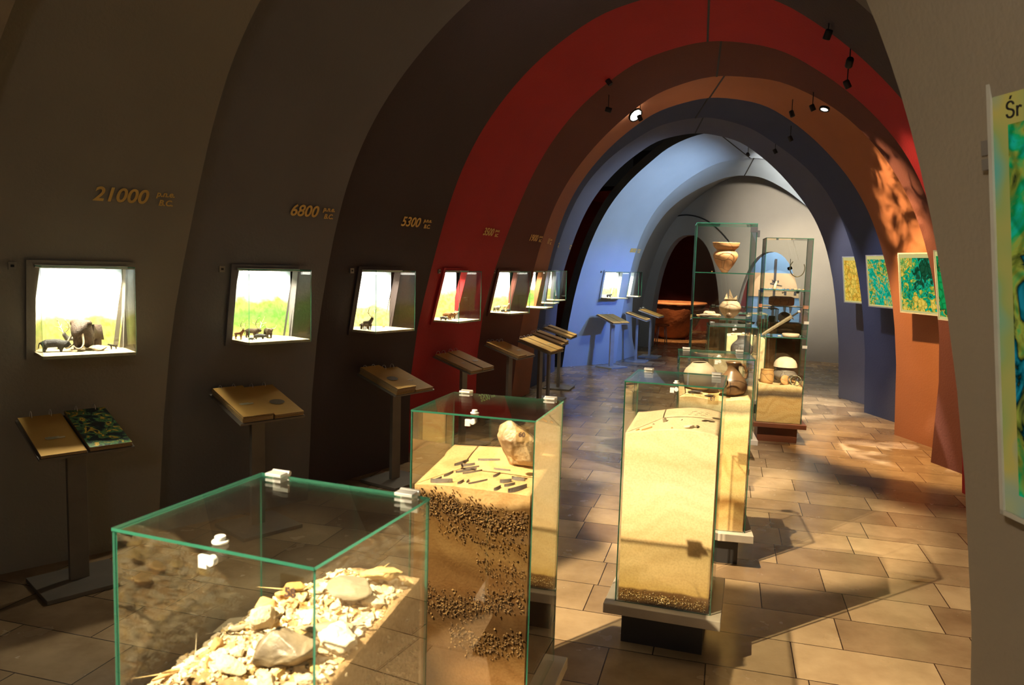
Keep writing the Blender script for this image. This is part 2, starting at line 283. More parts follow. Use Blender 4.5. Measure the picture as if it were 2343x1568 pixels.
def ring(k):
    A = near[k]; B = curves[k]; us = [0, .25, .5, .75, 1]; hole = None
    if k in niche_u:
        c, wd = niche_u[k]; hole = (c - wd / 2, c + wd / 2); us = sorted([0, hole[0], c, hole[1], 1])
    T = .14 if k == '9' else .05
    def P(u, key, out=0.): return A.pt(key, out).lerp(B.pt(key, out), u)
    V = []; idx = {}
    for lay, o in ((0, 0.), (1, T)):
        for i, key in enumerate(KEYS):
            for j, u in enumerate(us): idx[lay, i, j] = len(V); V.append(P(u, key, o))
    Fc = []; mi = []
    for lay in (0, 1):
        for i in range(len(KEYS) - 1):
            for j in range(len(us) - 1):
                if hole and hole[0] - 1e-6 <= us[j] and us[j + 1] <= hole[1] + 1e-6 and 3 <= i < 5: continue
                q = [idx[lay, i, j], idx[lay, i + 1, j], idx[lay, i + 1, j + 1], idx[lay, i, j + 1]]
                Fc.append(q if lay else q[::-1]); mi.append(0)
    for i in range(len(KEYS) - 1):
        for j in (0, len(us) - 1):
            Fc.append([idx[0, i, j], idx[0, i + 1, j], idx[1, i + 1, j], idx[1, i, j]]); mi.append(1 if (k == '9' and j == 0) else 0)
    if k not in ('0', '9', '11'):   # unseen step face added to block light leaks from the band before it
        pk = str(int(k) - 1)
        n0 = len(V)
        for key in KEYS:
            V.append(near[k].pt(key) - near[k].n * .0); V.append(curves[pk].pt(key, .05) + curves[pk].n * .03)
        for i in range(len(KEYS) - 1): Fc.append([n0 + 2 * i, n0 + 2 * i + 1, n0 + 2 * i + 3, n0 + 2 * i + 2]); mi.append(1)
    me = bpy.data.meshes.new('wall_band'); me.from_pydata([tuple(v) for v in V], [], Fc)
    me.polygons.foreach_set('material_index', mi); me.update()
    names = {'0': 'wall_nearest', '9': 'wall_blue', '10': 'wall_pale_blue', '11': 'wall_apse', '4': 'wall_red', '3': 'wall_dark_brown', '5': 'wall_maroon', '6': 'wall_rust', '7': 'wall_navy', '8': 'wall_slate', '1': 'wall_grey', '2': 'wall_ash'}
    o = link(names[k], me, [WM[k], M_edge]); tag(o, kind='structure')
    # only the lined inner face needs a smooth crown
    for p in me.polygons: p.use_smooth = len(KEYS) > 0
    me.set_sharp_from_angle(angle=math.radians(32))
    # crown joint
    sm = MB()
    for key0, dx in ((('t', .5 if k not in '57' else .492), 0),):
        a = A.pt(key0); b = B.pt(key0); d = (b - a).normalized(); sd = A.e
        pts = [a.lerp(b, t) for t in (0, 1)]
        F_ = [p + sd * s_ * .009 - Vector((0, 0, z_)) for p in pts for s_ in (-1, 1) for z_ in (0.006, -.01)]
        sm.add(F_, [(0, 1, 3, 2), (4, 6, 7, 5), (0, 2, 6, 4), (1, 5, 7, 3), (0, 4, 5, 1), (2, 3, 7, 6)])
    s_ = sm.build('ceiling_joint', M_seam, parent=o)
    return o
RO = {k: ring(k) for k in WCOL}
def left_frame(k, u=None):
    """frame on the left wall of band k: point at z=1.4, tangent (near->far), normal towards the hall, lean of the wall per metre"""
    u = niche_u[k][0] if u is None else u
    g = lambda uu, z: near[k].pt(('z', -1, z)).lerp(curves[k].pt(('z', -1, z)), uu)
    p = g(u, 1.4); t = g(1, 1.4) - g(0, 1.4); ln = t.length; t.z = 0; t.normalize(); n = Vector((t.y, -t.x, 0))
    lean = lambda z: (g(u, z) - p).dot(n)
    return p, t, n, lean, ln, g
def right_frame(k, u):
    g = lambda uu, z: near[k].pt(('z', 1, z)).lerp(curves[k].pt(('z', 1, z)), uu)
    p = g(u, 1.6); t = g(1, 1.6) - g(0, 1.6); t.z = 0; t.normalize(); n = Vector((-t.y, t.x, 0))
    return p, t, n, (lambda z: (g(u, z) - p).dot(n)), g
# end wall with two arched openings
e11 = curves['11'].e; n11 = curves['11'].n; L11 = Vector((2.75, 16.7, 0))
def P11(s, z, d=0): return L11 + e11 * s + n11 * d + Vector((0, 0, z))
def arch_loop(x0, x1, H, n=26, zb=-.02, pw=2.3):
    c = (x0 + x1) / 2; hw = (x1 - x0) / 2; pts = []
    for i in range(n + 1):
        a = pi * i / n; ca, sa = math.cos(a), math.sin(a)
        pts.append((c - hw * math.copysign(abs(ca) ** (2 / pw), ca), zb + (H - zb) * abs(sa) ** (2 / pw)))
    return pts
opA = arch_loop(.26, 1.78, 2.42); opB = arch_loop(2.04, 3.38, 2.1)
outer = [(-.3, 0), (-.3, 4.2), (5.3, 4.2), (5.3, 0)]
bm = bmesh.new(); low = [(-.3, -.02)] + opA + opB + [(5.3, -.02)]
vl = [bm.verts.new(P11(x, z)) for x, z in low]; vh = [bm.verts.new(P11(x, 4.2)) for x, z in low]
for i in range(len(low) - 1): bm.faces.new([vl[i], vl[i + 1], vh[i + 1], vh[i]])
ext = bmesh.ops.extrude_face_region(bm, geom=bm.faces[:])
bmesh.ops.translate(bm, verts=[v for v in ext['geom'] if isinstance(v, bmesh.types.BMVert)], vec=n11 * .28)
bmesh.ops.recalc_face_normals(bm, faces=bm.faces)
me = bpy.data.meshes.new('wall_end'); bm.to_mesh(me); bm.free()
WE = link('wall_end', me, wallmat('end_wall_plaster', (.34, .32, .29))); tag(WE, kind='structure')
# rooms behind the openings
FF = Fr(L11, math.atan2(e11.y, e11.x))
M_redroom = wallmat('dark_red_room', (.16, .03, .03)); M_blueroom = wallmat('blue_room', (.16, .3, .55))
mb = MB(); mb.box(FF, -2.5, 1.96, 5.4, 5.5, -.02, 3.4).box(FF, -2.6, -2.5, .3, 5.5, -.02, 3.4).box(FF, -2.6, 1.96, .3, 5.5, 3.4, 3.5)
tag(mb.build('wall_red_room', M_redroom), kind='structure')
mb = MB(); mb.box(FF, 1.86, 1.96, .3, 5.4, -.02, 3.4)
tag(mb.build('wall_between_rooms', M_redroom), kind='structure')
mb = MB(); mb.box(FF, 1.98, 4.6, 1.25, 1.35, -.02, 3.2).box(FF, 4.5, 4.6, .3, 1.25, -.02, 3.2).box(FF, 1.98, 4.6, .3, 1.35, 3.2, 3.3)
tag(mb.build('wall_blue_room', M_blueroom), kind='structure')
# frieze with axe silhouettes
mb = MB(); mb.box(FF, 2.0, 4.4, 1.22, 1.245, 1.17, 1.68)
fr = mb.build('frieze_panel', surf('frieze_tan', (.6, .44, .27), scale=3)); tag(fr, 'tan painted frieze with dark axe silhouettes on the blue back wall', 'frieze')
M_sil = surf('silhouette_grey', (.05, .05, .06))
def sil(pts, nm):
    v = [FF(x, y, z) for y in (1.215, 1.222) for x, z in pts]; n = len(pts)
    fs = [list(range(n)), list(range(n, 2 * n))[::-1]] + [[i, (i + 1) % n, n + (i + 1) % n, n + i] for i in range(n)]
    MB().add(v, fs).build(nm, M_sil, parent=fr)
def axe(x, z, s=1., fl=1):
    P = [(-.15, -.12), (-.12, 0), (-.15, .12), (-.06, .05), (.1, .045), (.16, .1), (.18, 0), (.16, -.09), (.1, -.035), (-.06, -.045)]
    sil([(x + a * s, z + b * s * .8) for a, b in P], 'axe_silhouette')
axe(3.22, 1.52, 1.0); axe(3.38, 1.3, .85); axe(2.55, 1.5, .45)
sil([(2.75, 1.22), (2.75, 1.36), (3.0, 1.36), (3.0, 1.22), (2.95, 1.22), (2.95, 1.31), (2.8, 1.31), (2.8, 1.22)], 'tool_silhouette')
sil([(2.45, 1.44), (2.7, 1.4), (2.7, 1.42), (2.45, 1.47)], 'spear_silhouette')
sil([(2.52, .6), (2.57, .6), (2.57, 1.98), (2.52, 1.98)], 'pole_silhouette')
for x in (2.72, 2.84, 3.12): sil([(x, 1.16), (x + .06, .8), (x + .12, 1.16)], 'pennant_silhouette')
# cable arching over the end wall
pts = [P11(x, z, -.02) for x, z in [(.1, 2.3), (.28, 2.55), (.5, 2.73), (.94, 2.83), (1.41, 2.70), (1.84, 2.32), (1.98, 2.0)]]
pts2 = [Vector(p) for p in catmull([tuple(p) for p in pts], 5)]
tag(MB().tube(pts2, .014, 6).build('wall_cable', surf('black_cable', (.01, .01, .01))), 'thin black cable arching over the left doorway on the end wall', 'cable')
# ------------------------------------------------------------------ floor
def floor_mat():
    m, nt, out = newmat('stone_tiles'); p = N(nt, 'ShaderNodeBsdfPrincipled')
    co = geo(nt); mp = N(nt, 'ShaderNodeMapping'); mp.inputs['Rotation'].default_value = (0, 0, math.radians(15.5)); L(nt, co, mp.inputs['Vector'])
    b = N(nt, 'ShaderNodeTexBrick'); b.inputs['Scale'].default_value = 1; b.inputs['Brick Width'].default_value = .6; b.inputs['Row Height'].default_value = .33
    b.inputs['Mortar Size'].default_value = .0028; b.inputs['Mortar Smooth'].default_value = .1; b.offset = .38; b.offset_frequency = 2; b.squash = .7; b.squash_frequency = 3
    b.inputs['Color1'].default_value = (.46, .33, .19, 1); b.inputs['Color2'].default_value = (.20, .125, .07, 1); b.inputs['Mortar'].default_value = (.035, .02, .012, 1)
    b.inputs['Bias'].default_value = -.15
    L(nt, mp.outputs[0], b.inputs['Vector'])
    nz = N(nt, 'ShaderNodeTexNoise'); nz.inputs['Scale'].default_value = 3.2; nz.inputs['Detail'].default_value = 9; nz.inputs['Roughness'].default_value = .62; L(nt, co, nz.inputs['Vector'])
    r = ramp(nt, nz.outputs[0], [(.3, (.55, .5, .45)), (.62, (1.0, 1.0, 1.0))])
    c = mixc(nt, .8, b.outputs['Color'], r.outputs[0], 'MULTIPLY'); L(nt, c, p.inputs['Base Color'])
    n2 = N(nt, 'ShaderNodeTexNoise'); n2.inputs['Scale'].default_value = 6; n2.inputs['Detail'].default_value = 4; L(nt, co, n2.inputs['Vector'])
    rr = math_(nt, 'MULTIPLY_ADD', n2.outputs[0], .22, .13); L(nt, rr, p.inputs['Roughness'])
    p.inputs['Specular IOR Level'].default_value = .55
    bp = N(nt, 'ShaderNodeBump'); bp.inputs['Strength'].default_value = .25; bp.inputs['Distance'].default_value = .004; bp.invert = True
    h1 = math_(nt, 'MULTIPLY_ADD', n2.outputs[0], .25, b.outputs['Fac']); L(nt, h1, bp.inputs['Height']); L(nt, bp.outputs[0], p.inputs['Normal'])
    L(nt, p.outputs[0], out.inputs[0]); return m
W0 = Fr((0, 0, 0))
mb = MB(); mb.box(W0, -7, 12, -4, 26, -.2, 0.0)
tag(mb.build('floor', floor_mat()), kind='structure')
# back of the preceding gallery (behind the camera)
mb = MB(); mb.box(W0, -7, 6, -3.6, -3.4, 0, 5)
tag(mb.build('wall_behind', wallmat('gallery_plaster', (.3, .25, .18))), kind='structure')
# round floor socket
mb = MB(); o_ = Vector((.47, 4.05, 0))
mb.lathe(o_, [(0, .004), (.034, .004), (.04, .009), (.055, .007), (.058, 0), (0, 0)], 24)
# ------------------------------------------------------------------ shared materials
G_clear = glassmat('clear_glass', (.985, .995, .988), .7)
G_case = glassmat('case_glass', (.99, .997, .99), .95)
G_near = glassmat('near_case_glass', (.985, .995, .985), 1.9)
def edgemat():
    m, nt, out = newmat('green_glass_edge'); p = N(nt, 'ShaderNodeBsdfPrincipled')
    p.inputs['Base Color'].default_value = (.025, .13, .085, 1); p.inputs['Roughness'].default_value = .15; p.inputs['Specular IOR Level'].default_value = .8
    t = N(nt, 'ShaderNodeBsdfTranslucent'); t.inputs[0].default_value = (.065, .27, .185, 1)
    mx = N(nt, 'ShaderNodeMixShader'); mx.inputs[0].default_value = .4; L(nt, p.outputs[0], mx.inputs[1]); L(nt, t.outputs[0], mx.inputs[2]); L(nt, mx.outputs[0], out.inputs[0]); return m
G_edge = edgemat()
M_chrome = surf('brushed_chrome', (.85, .83, .8), rough=.28, metal=.75)
M_lock = surf('satin_lock', (.8, .77, .72), rough=.35, metal=.3)
M_steel = surf('grey_enamel', (.16, .135, .11), rough=.45)
M_white = surf('white_enamel', (.62, .56, .47), rough=.5)
M_black = surf('matt_black', (.012, .012, .014), rough=.7)
M_dark = surf('dark_plinth', (.03, .028, .03), rough=.5)
M_tan = surf('tan_board_page', (.60, .36, .10), (.55, .32, .085), 6, .65, spec=.15)
M_pagee = surf('page_edges', (.40, .27, .13), (.2, .12, .06), 300, .6)
M_gold = surf('gold_lettering', (.78, .50, .13), rough=.5)
M_bulb = emis('lamp_glow', (1, .93, .8), 14)
M_bulb2 = emis('lamp_glow_dim', (1, .9, .75), 4)
def facing_obj(mesh_obj): return mesh_obj
def text_mesh(txt, size, O, ax, upv, nrm, mat, name, parent=None, shear=.0, bold=.0, align='LEFT', ext=.001):
    cu = bpy.data.curves.new('t', 'FONT'); cu.body = txt; cu.size = size; cu.shear = shear; cu.offset = bold; cu.extrude = ext; cu.align_x = align
    to = bpy.data.objects.new('t', cu); C.objects.link(to)
    dg = bpy.context.evaluated_depsgraph_get(); me = bpy.data.meshes.new_from_object(to.evaluated_get(dg)); me = me.copy()
    bpy.data.objects.remove(to); me.materials.clear()
    for v in me.vertices: v.co = O + ax * v.co.x + upv * v.co.y + nrm * v.co.z
    return link(name, me, mat, parent, None if parent is not None else O)
# ------------------------------------------------------------------ wall numbers
def wall_number(k, u, z, big, size, where, tail=True, small='p.n.e.'):
    p, t, n, lean, ln, g = left_frame(k, u)
    upv = (g(u, z + .15) - g(u, z - .05)).normalized(); nr = t.cross(upv).normalized()
    if nr.dot(n) < 0: nr = -nr
    def put(txt, sz, x0, y0, name, parent, bold):
        X_, Y_, Z_ = Vector((1, 0, 0)), Vector((0, 1, 0)), Vector((0, 0, 1))
        O_ = Vector((x0, y0, 0)); o = text_mesh(txt, sz, O_, X_, Y_, Z_, M_gold, name, None, .12 if name == 'wall_number' else .1, bold)
        me = o.data; base = g(u + x0 / ln, z + y0)
        for v in me.vertices:
            q = v.co + O_; v.co = g(u + q.x / ln, z + q.y * upv.z) + nr * (.011 + q.z)
        wdt = max(v.co.dot(t) for v in me.vertices) - g(u, z).dot(t)
        for v in me.vertices: v.co -= base
        o.location = base
        if parent is not None: o.parent = parent; o.location = base - wloc(parent)
        o.name = name
        return o, wdt
    if big:
        root, w_ = put(big, size, 0, 0, 'wall_number', None, size * .02)
        tag(root, 'gold number %s painted on %s' % (big, where), 'wall number', 'gold dates on the left wall'); a = root
    else: a = None; w_ = 0
    b, _ = put(small, size * .42, w_ + size * .28, size * .42, 'caption' if a else 'wall_caption', a, size * .01)
    if not a: tag(b, 'gold lettering alone on ' + where, 'wall lettering', 'gold dates on the left wall'); a = b
    put('B.C.', size * .42, w_ + size * .45, -size * .05, 'caption', a, size * .012)
wall_number('1', .53, 1.965, '21000', .103, 'the broad grey band nearest the left edge')
wall_number('2', .645, 1.97, '6800', .103, 'the second grey band above the green forest diorama')
wall_number('3', .60, 1.97, '5300', .103, 'the dark brown band')
wall_number('4', .64, 1.97, '3500', .103, 'the red band')
wall_number('5', .68, 1.97, '1900', .103, 'the maroon band beyond the red one')
wall_number('6', .60, 1.97, '10', .103, 'the rust band beyond the maroon one')
wall_number('7', .9, 1.97, '', .103, 'the navy band')
wall_number('8', .86, 1.97, '', .103, 'the slate band beside the dark gap')
wall_number('9', .86, 1.97, '800', .103, 'the bright blue band')
# ------------------------------------------------------------------ lit wall niches
def backdrop_mat(name, land, sky=(.93, .93, .86), mid=.46, seed=0., dark=None):
    m, nt, out = newmat(name); p = N(nt, 'ShaderNodeBsdfPrincipled'); p.inputs['Roughness'].default_value = .8; p.inputs['Specular IOR Level'].default_value = .1
    co = geo(nt); sp = N(nt, 'ShaderNodeSeparateXYZ'); L(nt, co, sp.inputs[0])
    mp = N(nt, 'ShaderNodeMapping'); mp.inputs['Location'].default_value = (seed, seed * .7, 0); mp.inputs['Scale'].default_value = (1, 1, 1.8); L(nt, co, mp.inputs[0])
    nz = N(nt, 'ShaderNodeTexNoise'); nz.inputs['Scale'].default_value = 7; nz.inputs['Detail'].default_value = 7; nz.inputs['Distortion'].default_value = .6; L(nt, mp.outputs[0], nz.inputs['Vector'])
    h = math_(nt, 'SUBTRACT', sp.outputs[2], 1.175); h = math_(nt, 'MULTIPLY', h, 2.3)          # 0 floor .. 1 top
    h2 = math_(nt, 'MULTIPLY_ADD', nz.outputs[0], .30, h); h2 = math_(nt, 'SUBTRACT', h2, .15)
    a, b, c = land
    r = ramp(nt, h2, [(0.0, c), (.12, a), (mid * .55, b), (mid * .85, a), (mid, tuple(.5 * x + .5 * y for x, y in zip(a, sky))), (mid + .08, sky), (1, (.6, .74, .86))])
    n2 = N(nt, 'ShaderNodeTexNoise'); n2.inputs['Scale'].default_value = 32; n2.inputs['Detail'].default_value = 5; L(nt, co, n2.inputs['Vector'])
    r2 = ramp(nt, n2.outputs[0], [(.35, (.62, .7, .5)), (.6, (1, 1, 1))])
    k = math_(nt, 'SUBTRACT', mid + .05, h2); k = math_(nt, 'MULTIPLY', k, 8); kk = N(nt, 'ShaderNodeClamp'); L(nt, k, kk.inputs[0])
    L(nt, mixc(nt, kk.outputs[0], r.outputs[0], mixc(nt, 1., r.outputs[0], r2.outputs[0], 'MULTIPLY')), p.inputs['Base Color'])
    L(nt, p.outputs[0], out.inputs[0]); return m
green = ((.22, .36, .08), (.12, .28, .06), (.42, .36, .16)); hay = ((.42, .40, .14), (.30, .34, .10), (.5, .42, .2)); pale = ((.52, .52, .2), (.42, .46, .16), (.55, .45, .22))
M_sandf = surf('niche_sand', (.56, .46, .28), (.42, .34, .2), 30, .9, bump=.3, bscale=90)
M_lid = surf('niche_lining', (.8, .78, .7), rough=.6)
NI = {}
def niche(k, where, art, power=14., stuff=None):
    p, t, n, lean, ln, g = left_frame(k); c, wd = niche_u[k]; hw = wd * ln / 2 + .004
    root = empty('display_niche', Vector((p.x, p.y, 1.15)), where, 'display case', 'lit diorama niches in the left wall')
    def X(a, b, z): return Vector((p.x, p.y, 0)) + t * a + n * b + Vector((0, 0, z))
    z0, z1 = 1.175, 1.615; b0, b1 = lean(z0), lean(z1); bt = b1 + .165           # glass stands upright, so it leaves the leaning wall at the foot
    D = -.20
    def quadbox(mb, pts, mi=0):                                               # 8 points
        mb.add(pts, [(0, 2, 3, 1), (4, 5, 7, 6), (0, 1, 5, 4), (2, 6, 7, 3), (0, 4, 6, 2), (1, 3, 7, 5)], mi)
    # leaning frame lining the opening
    f = MB(); w_ = .035
    for (a0, a1, zz0, zz1) in ((-hw - w_, -hw + .006, z0 - w_, z1 + w_), (hw - .006, hw + w_, z0 - w_, z1 + w_), (-hw, hw, z1 - .004, z1 + w_), (-hw, hw, z0 - w_, z0 + .002)):
        quadbox(f, [X(a, lean(z) + d, z) for z in (zz0, zz1) for d in (-.05, .016) for a in (a0, a1)])
    f.build('frame', WM[k], root)
    bd = MB(); K = 10
    vs = []; fs = []
    for i in range(K + 1):                                                     # curved backdrop
        s_ = -1 + 2 * i / K; a = s_ * (hw - .002); d = D + (abs(s_) ** 5) * .16
        for z in (z0, z1): vs.append(X(a, lean(1.4) + d, z))
    for i in range(K): fs.append((2 * i, 2 * i + 2, 2 * i + 3, 2 * i + 1))
    bd.add(vs, fs, 0, True); bd.build('backdrop', art, root)
    sh = MB(); sh.box(lambda a, b, z: X(a, b, z), -hw, hw, lean(1.4) + D - .02, bt - .006, z0 - .012, z0 + .004); sh.build('shelf', M_sandf, root)
    lid = MB(); lid.box(lambda a, b, z: X(a, b, z), -hw, hw, lean(1.4) + D - .02, b1 + .03, z1 - .002, z1 + .012); lid.build('canopy', M_lid, root)
    for sd in (-1, 1):
        sw = MB(); sw.box(lambda a, b, z: X(a, b, z), min(sd * hw, sd * (hw + .01)), max(sd * hw, sd * (hw + .01)), lean(1.4) + D - .02, min(b0, b1) - .02, z0, z1); sw.build('side_wall', M_lid, root)
    gl = MB(); gl.box(lambda a, b, z: X(a, b, z), -hw, hw, bt - .006, bt, z0 - .012, z1 + .012, mis=[1, 1, 0, 0, 1, 1]); gl.build('front_pane', [G_clear, G_edge], root)
    for sd in (-1, 1):
        a0, a1 = sorted((sd * hw, sd * (hw - .006)))
        sp = MB(); sp.add([X(a, b, z) for z, bb in ((z0 - .006, b0), (z1 + .008, b1)) for b in (bb, bt - .006) for a in (a0, a1)], [(0, 2, 3, 1), (4, 5, 7, 6), (0, 1, 5, 4), (2, 6, 7, 3), (0, 4, 6, 2), (1, 3, 7, 5)])
        sp.build('side_pane', [G_clear], root)
    tp = MB(); tp.box(lambda a, b, z: X(a, b, z), -hw, hw, b1, bt - .006, z1 + .004, z1 + .010, mis=[0, 0, 1, 1, 1, 1]); tp.build('top_pane', [G_clear, G_edge], root)
    sw = MB(); sw.box(lambda a, b, z: X(a, lean(1.62) + b, z), -hw - .11, -hw - .075, 0, .012, z1 - .015, z1 + .022); sw.build('switch', surf('switch_plate', (.3, .27, .22)), root)
    bw = MB(); bw.box(lambda a, b, z: X(a, lean(1.62) + b, z), -hw - .10, -hw - .085, .012, .014, z1 - .002, z1 + .01); bw.build('switch_button', M_black, root)
    # lamp tube under the canopy
    lt = MB(); lt.tube([X(-hw * .6, b1 - .07, z1 - .016), X(hw * .6, b1 - .07, z1 - .016)], .009, 8); lt.build('lamp_tube', emis('niche_tube', (1, .97, .85), 12), root)
    ld = bpy.data.lights.new('niche_lamp', 'AREA'); ld.shape = 'RECTANGLE'; ld.size = hw * 1.3; ld.size_y = .06; ld.energy = power; ld.color = (1, .91, .68); ld.spread = math.radians(130)
    lo = bpy.data.objects.new('niche_lamp', ld); C.objects.link(lo)
    lo.parent = root; src = X(0, b1 - .03, z1 - .03); tgt = X(0, b1 + .06, z0); dd = (tgt - src).normalized()
    lo.location = src - Vector(root.location); lo.rotation_euler = dd.to_track_quat('-Z', 'Y').to_euler()
    # the tube's long side must follow the wall
    zax = -dd; xax = t; yax = zax.cross(xax).normalized(); xax = yax.cross(zax)
    lo.rotation_euler = Matrix((xax, yax, zax)).transposed().to_euler()
    l2 = ld.copy(); l2.energy = power * .42; o2 = bpy.data.objects.new('backdrop_fill', l2); C.objects.link(o2); o2.parent = root; o2.location = lo.location + n * .02  # extra fill added to brighten the backdrop, in place of light bounced off the canopy
    d2 = (X(0, lean(1.4) + D, 1.36) - (src + n * .02)).normalized(); za = -d2; ya = za.cross(t).normalized(); xa = ya.cross(za); o2.rotation_euler = Matrix((xa, ya, za)).transposed().to_euler()
    NI[k] = (X, lean, hw, z0 + .004, D, bt, t, n)
    return root
NP = 8.5
niche('1', 'large lit wall niche with a woolly mammoth diorama, nearest on the left', backdrop_mat('steppe_backdrop', hay, mid=.40, seed=1.), NP)
niche('2', 'lit wall niche with a green forest backdrop and brown cattle', backdrop_mat('forest_backdrop', green, mid=.60, seed=4.), NP)
niche('3', 'lit wall niche with an antlered elk at its left, in the dark brown band', backdrop_mat('meadow_backdrop', pale, mid=.42, seed=7.), NP)
niche('4', 'lit wall niche with long-horned cattle, set in the red band', backdrop_mat('field_backdrop', ((.5, .5, .15), (.38, .44, .12), (.5, .42, .2)), mid=.62, seed=9.), NP)
niche('5', 'lit wall niche with grey pigs and cattle, set in the maroon band', backdrop_mat('farm_backdrop', pale, mid=.44, seed=12.), NP)
niche('6', 'narrow-looking lit wall niche in the rust band with a green tree painting', backdrop_mat('grove_backdrop', green, mid=.5, seed=15.), NP)
niche('7', 'lit wall niche in the navy band', backdrop_mat('plain_backdrop', pale, mid=.4, seed=18.), NP)
niche('8', 'lit wall niche in the slate band beside the dark gap', backdrop_mat('dusk_backdrop', hay, mid=.4, seed=21.), NP)
niche('9', 'lit wall niche with a dark animal, set in the bright blue band', backdrop_mat('village_backdrop', pale, mid=.42, seed=24.), NP)
niche('10', 'farthest lit wall niche, narrow, in the pale blue band', backdrop_mat('river_backdrop', hay, mid=.4, seed=27.), NP)
# ------------------------------------------------------------------ animals of the dioramas
F_brown = surf('figure_brown', (.06, .03, .014), (.03, .016, .008), 60, .7, bump=.5, bscale=200)
F_dark = surf('figure_dark', (.022, .02, .017), (.02, .018, .016), 60, .7, bump=.5, bscale=200)
F_grey = surf('figure_grey', (.16, .14, .12), (.1, .09, .08), 60, .7)
F_red = surf('figure_russet', (.24, .10, .035), (.15, .06, .02), 60, .7)
F_ivory = surf('figure_ivory', (.62, .5, .32), rough=.4)
F_pale = surf('figure_pale', (.5, .38, .22), (.4, .3, .17), 60, .7)
def beast(name, O, head, s, mat, label, kind='ox', group=None, horns=None):
    """four-legged figurine; O feet centre (world), head = heading vector, s = shoulder height in metres"""
    s *= 1.15; h = Vector((head[0], head[1], 0)).normalized(); r = Vector((h.y, -h.x, 0))
    spec = dict(ox=(1.25, .27, .30, .52, .17), pig=(1.35, .30, .27, .36, .17), bison=(1.25, .27, .38, .48, .18), mammoth=(.95, .34, .42, .45, .31), deer=(1.0, .17, .22, .66, .11), dog=(1.1, .15, .17, .6, .11), rhino=(1.35, .30, .34, .42, .19))[kind]
    Ln, rb, rf, leg, hd = spec
    P = lambda f_, sd, z: O + (h * f_ + r * sd + Vector((0, 0, z))) * s
    nodes = []; edges = []
    def nd(f_, sd, z, rr): nodes.append((P(f_, sd, z), rr * s)); return len(nodes) - 1
    cz = leg + rb * .75
    a0 = nd(-Ln * .42, 0, cz - .02, rb * .80); a1 = nd(-Ln * .15, 0, cz - .02, rb); a2 = nd(Ln * .12, 0, cz + .02, rb * 1.02); a3 = nd(Ln * .32, 0, cz + (.10 if kind in ('bison', 'mammoth', 'rhino') else .02), rf * .92)
    edges += [(a0, a1), (a1, a2), (a2, a3)]
    hz = {'ox': .86, 'pig': .52, 'bison': .62, 'mammoth': 1.02, 'deer': 1.25, 'dog': .95, 'rhino': .50}[kind]
    hf = {'deer': .62, 'mammoth': .50}.get(kind, .78)
    nk = nd(Ln * .5, 0, (cz + hz) / 2 + .03, (rf + hd) * .46); hd1 = nd(hf, 0, hz, hd); hd2 = nd(hf + hd * 1.25, 0, hz - hd * (.7 if kind != 'mammoth' else .9), hd * .62)
    edges += [(a3, nk), (nk, hd1), (hd1, hd2)]
    if kind == 'mammoth':
        q = hd2
        for f_, z, rr in ((.86, .62, .10), (.90, .36, .075), (.96, .14, .055), (1.05, .10, .04)):
            x = nd(f_, 0, z, rr); edges.append((q, x)); q = x
    if kind == 'pig': x = nd(hf + .34, 0, hz - .14, .06); edges.append((hd2, x))
    lt = {'deer': .05, 'dog': .06, 'mammoth': .15, 'rhino': .1, 'bison': .085}.get(kind, .08)
    for fo, b in ((-Ln * .40, a0), (Ln * .27, a3)):
        for sd in (-1, 1):
            k1 = nd(fo + (.03 if fo < 0 else 0), sd * rb * .62, leg * .80, lt * 1.6); k2 = nd(fo + (-.05 if fo < 0 else .02), sd * rb * .62, leg * .40, lt * .9); k3 = nd(fo, sd * rb * .62, lt * .6, lt * .95)
            edges += [(b, k1), (k1, k2), (k2, k3)]
    t1 = nd(-Ln * .42 - rb * .95, 0, cz + .02, .04); t2 = nd(-Ln * .42 - rb * 1.15, 0, leg * .7, .025); edges += [(a0, t1), (t1, t2)]
    for sd in (-1, 1):
        e1 = nd(hf - hd * .2, sd * hd * 1.35, hz + hd * .55, hd * .26); edges.append((hd1, e1))
    me = bpy.data.meshes.new('b'); me.from_pydata([tuple(n_[0]) for n_ in nodes], edges, [])
    ob = bpy.data.objects.new('b', me); C.objects.link(ob)
    sk = ob.modifiers.new('s', 'SKIN'); sk.use_smooth_shade = True; ob.modifiers.new('u', 'SUBSURF').levels = 1
    me.update()
    for i, sv in enumerate(me.skin_vertices[0].data): sv.radius = (nodes[i][1],) * 2; sv.use_root = (i == 1)
    dg = bpy.context.evaluated_depsgraph_get(); m2 = bpy.data.meshes.new_from_object(ob.evaluated_get(dg)); m2 = m2.copy(); bpy.data.objects.remove(ob)
    m2.materials.clear(); zmin = min(v.co.z for v in m2.vertices)
    for v in m2.vertices: v.co.z += O.z - zmin - .001
    for p_ in m2.polygons: p_.use_smooth = True
    o = link(name, m2, mat, None, O); tag(o, label, 'animal figurine', group)
    dz = O.z - zmin
    P_ = lambda f_, sd, z: P(f_, sd, z) + Vector((0, 0, dz))
    if kind == 'mammoth':
        for sd in (-1, 1):
            pts = [P_(.72 + a, sd * b, z) for a, b, z in ((0, .14, .86), (.10, .24, .60), (.22, .31, .36), (.36, .27, .22), (.44, .14, .24), (.45, .05, .34))]
            MB().tube(catmull([tuple(q) for q in pts], 4), [.05 * s * (1 - .8 * i / 21) for i in range(21)], 8).build('tusk', F_ivory, o)
    if horns == 'ox':
        for sd in (-1, 1):
            pts = [P_(hf, sd * hd * .6, hz + hd * .6), P_(hf + .05, sd * (hd + .22), hz + hd * .9), P_(hf + .12, sd * (hd + .34), hz + hd * .9 + .28)]
            MB().tube(catmull([tuple(q) for q in pts], 4), [.045 * s * (1 - .85 * i / 8) for i in range(9)], 6).build('horn', F_ivory, o)
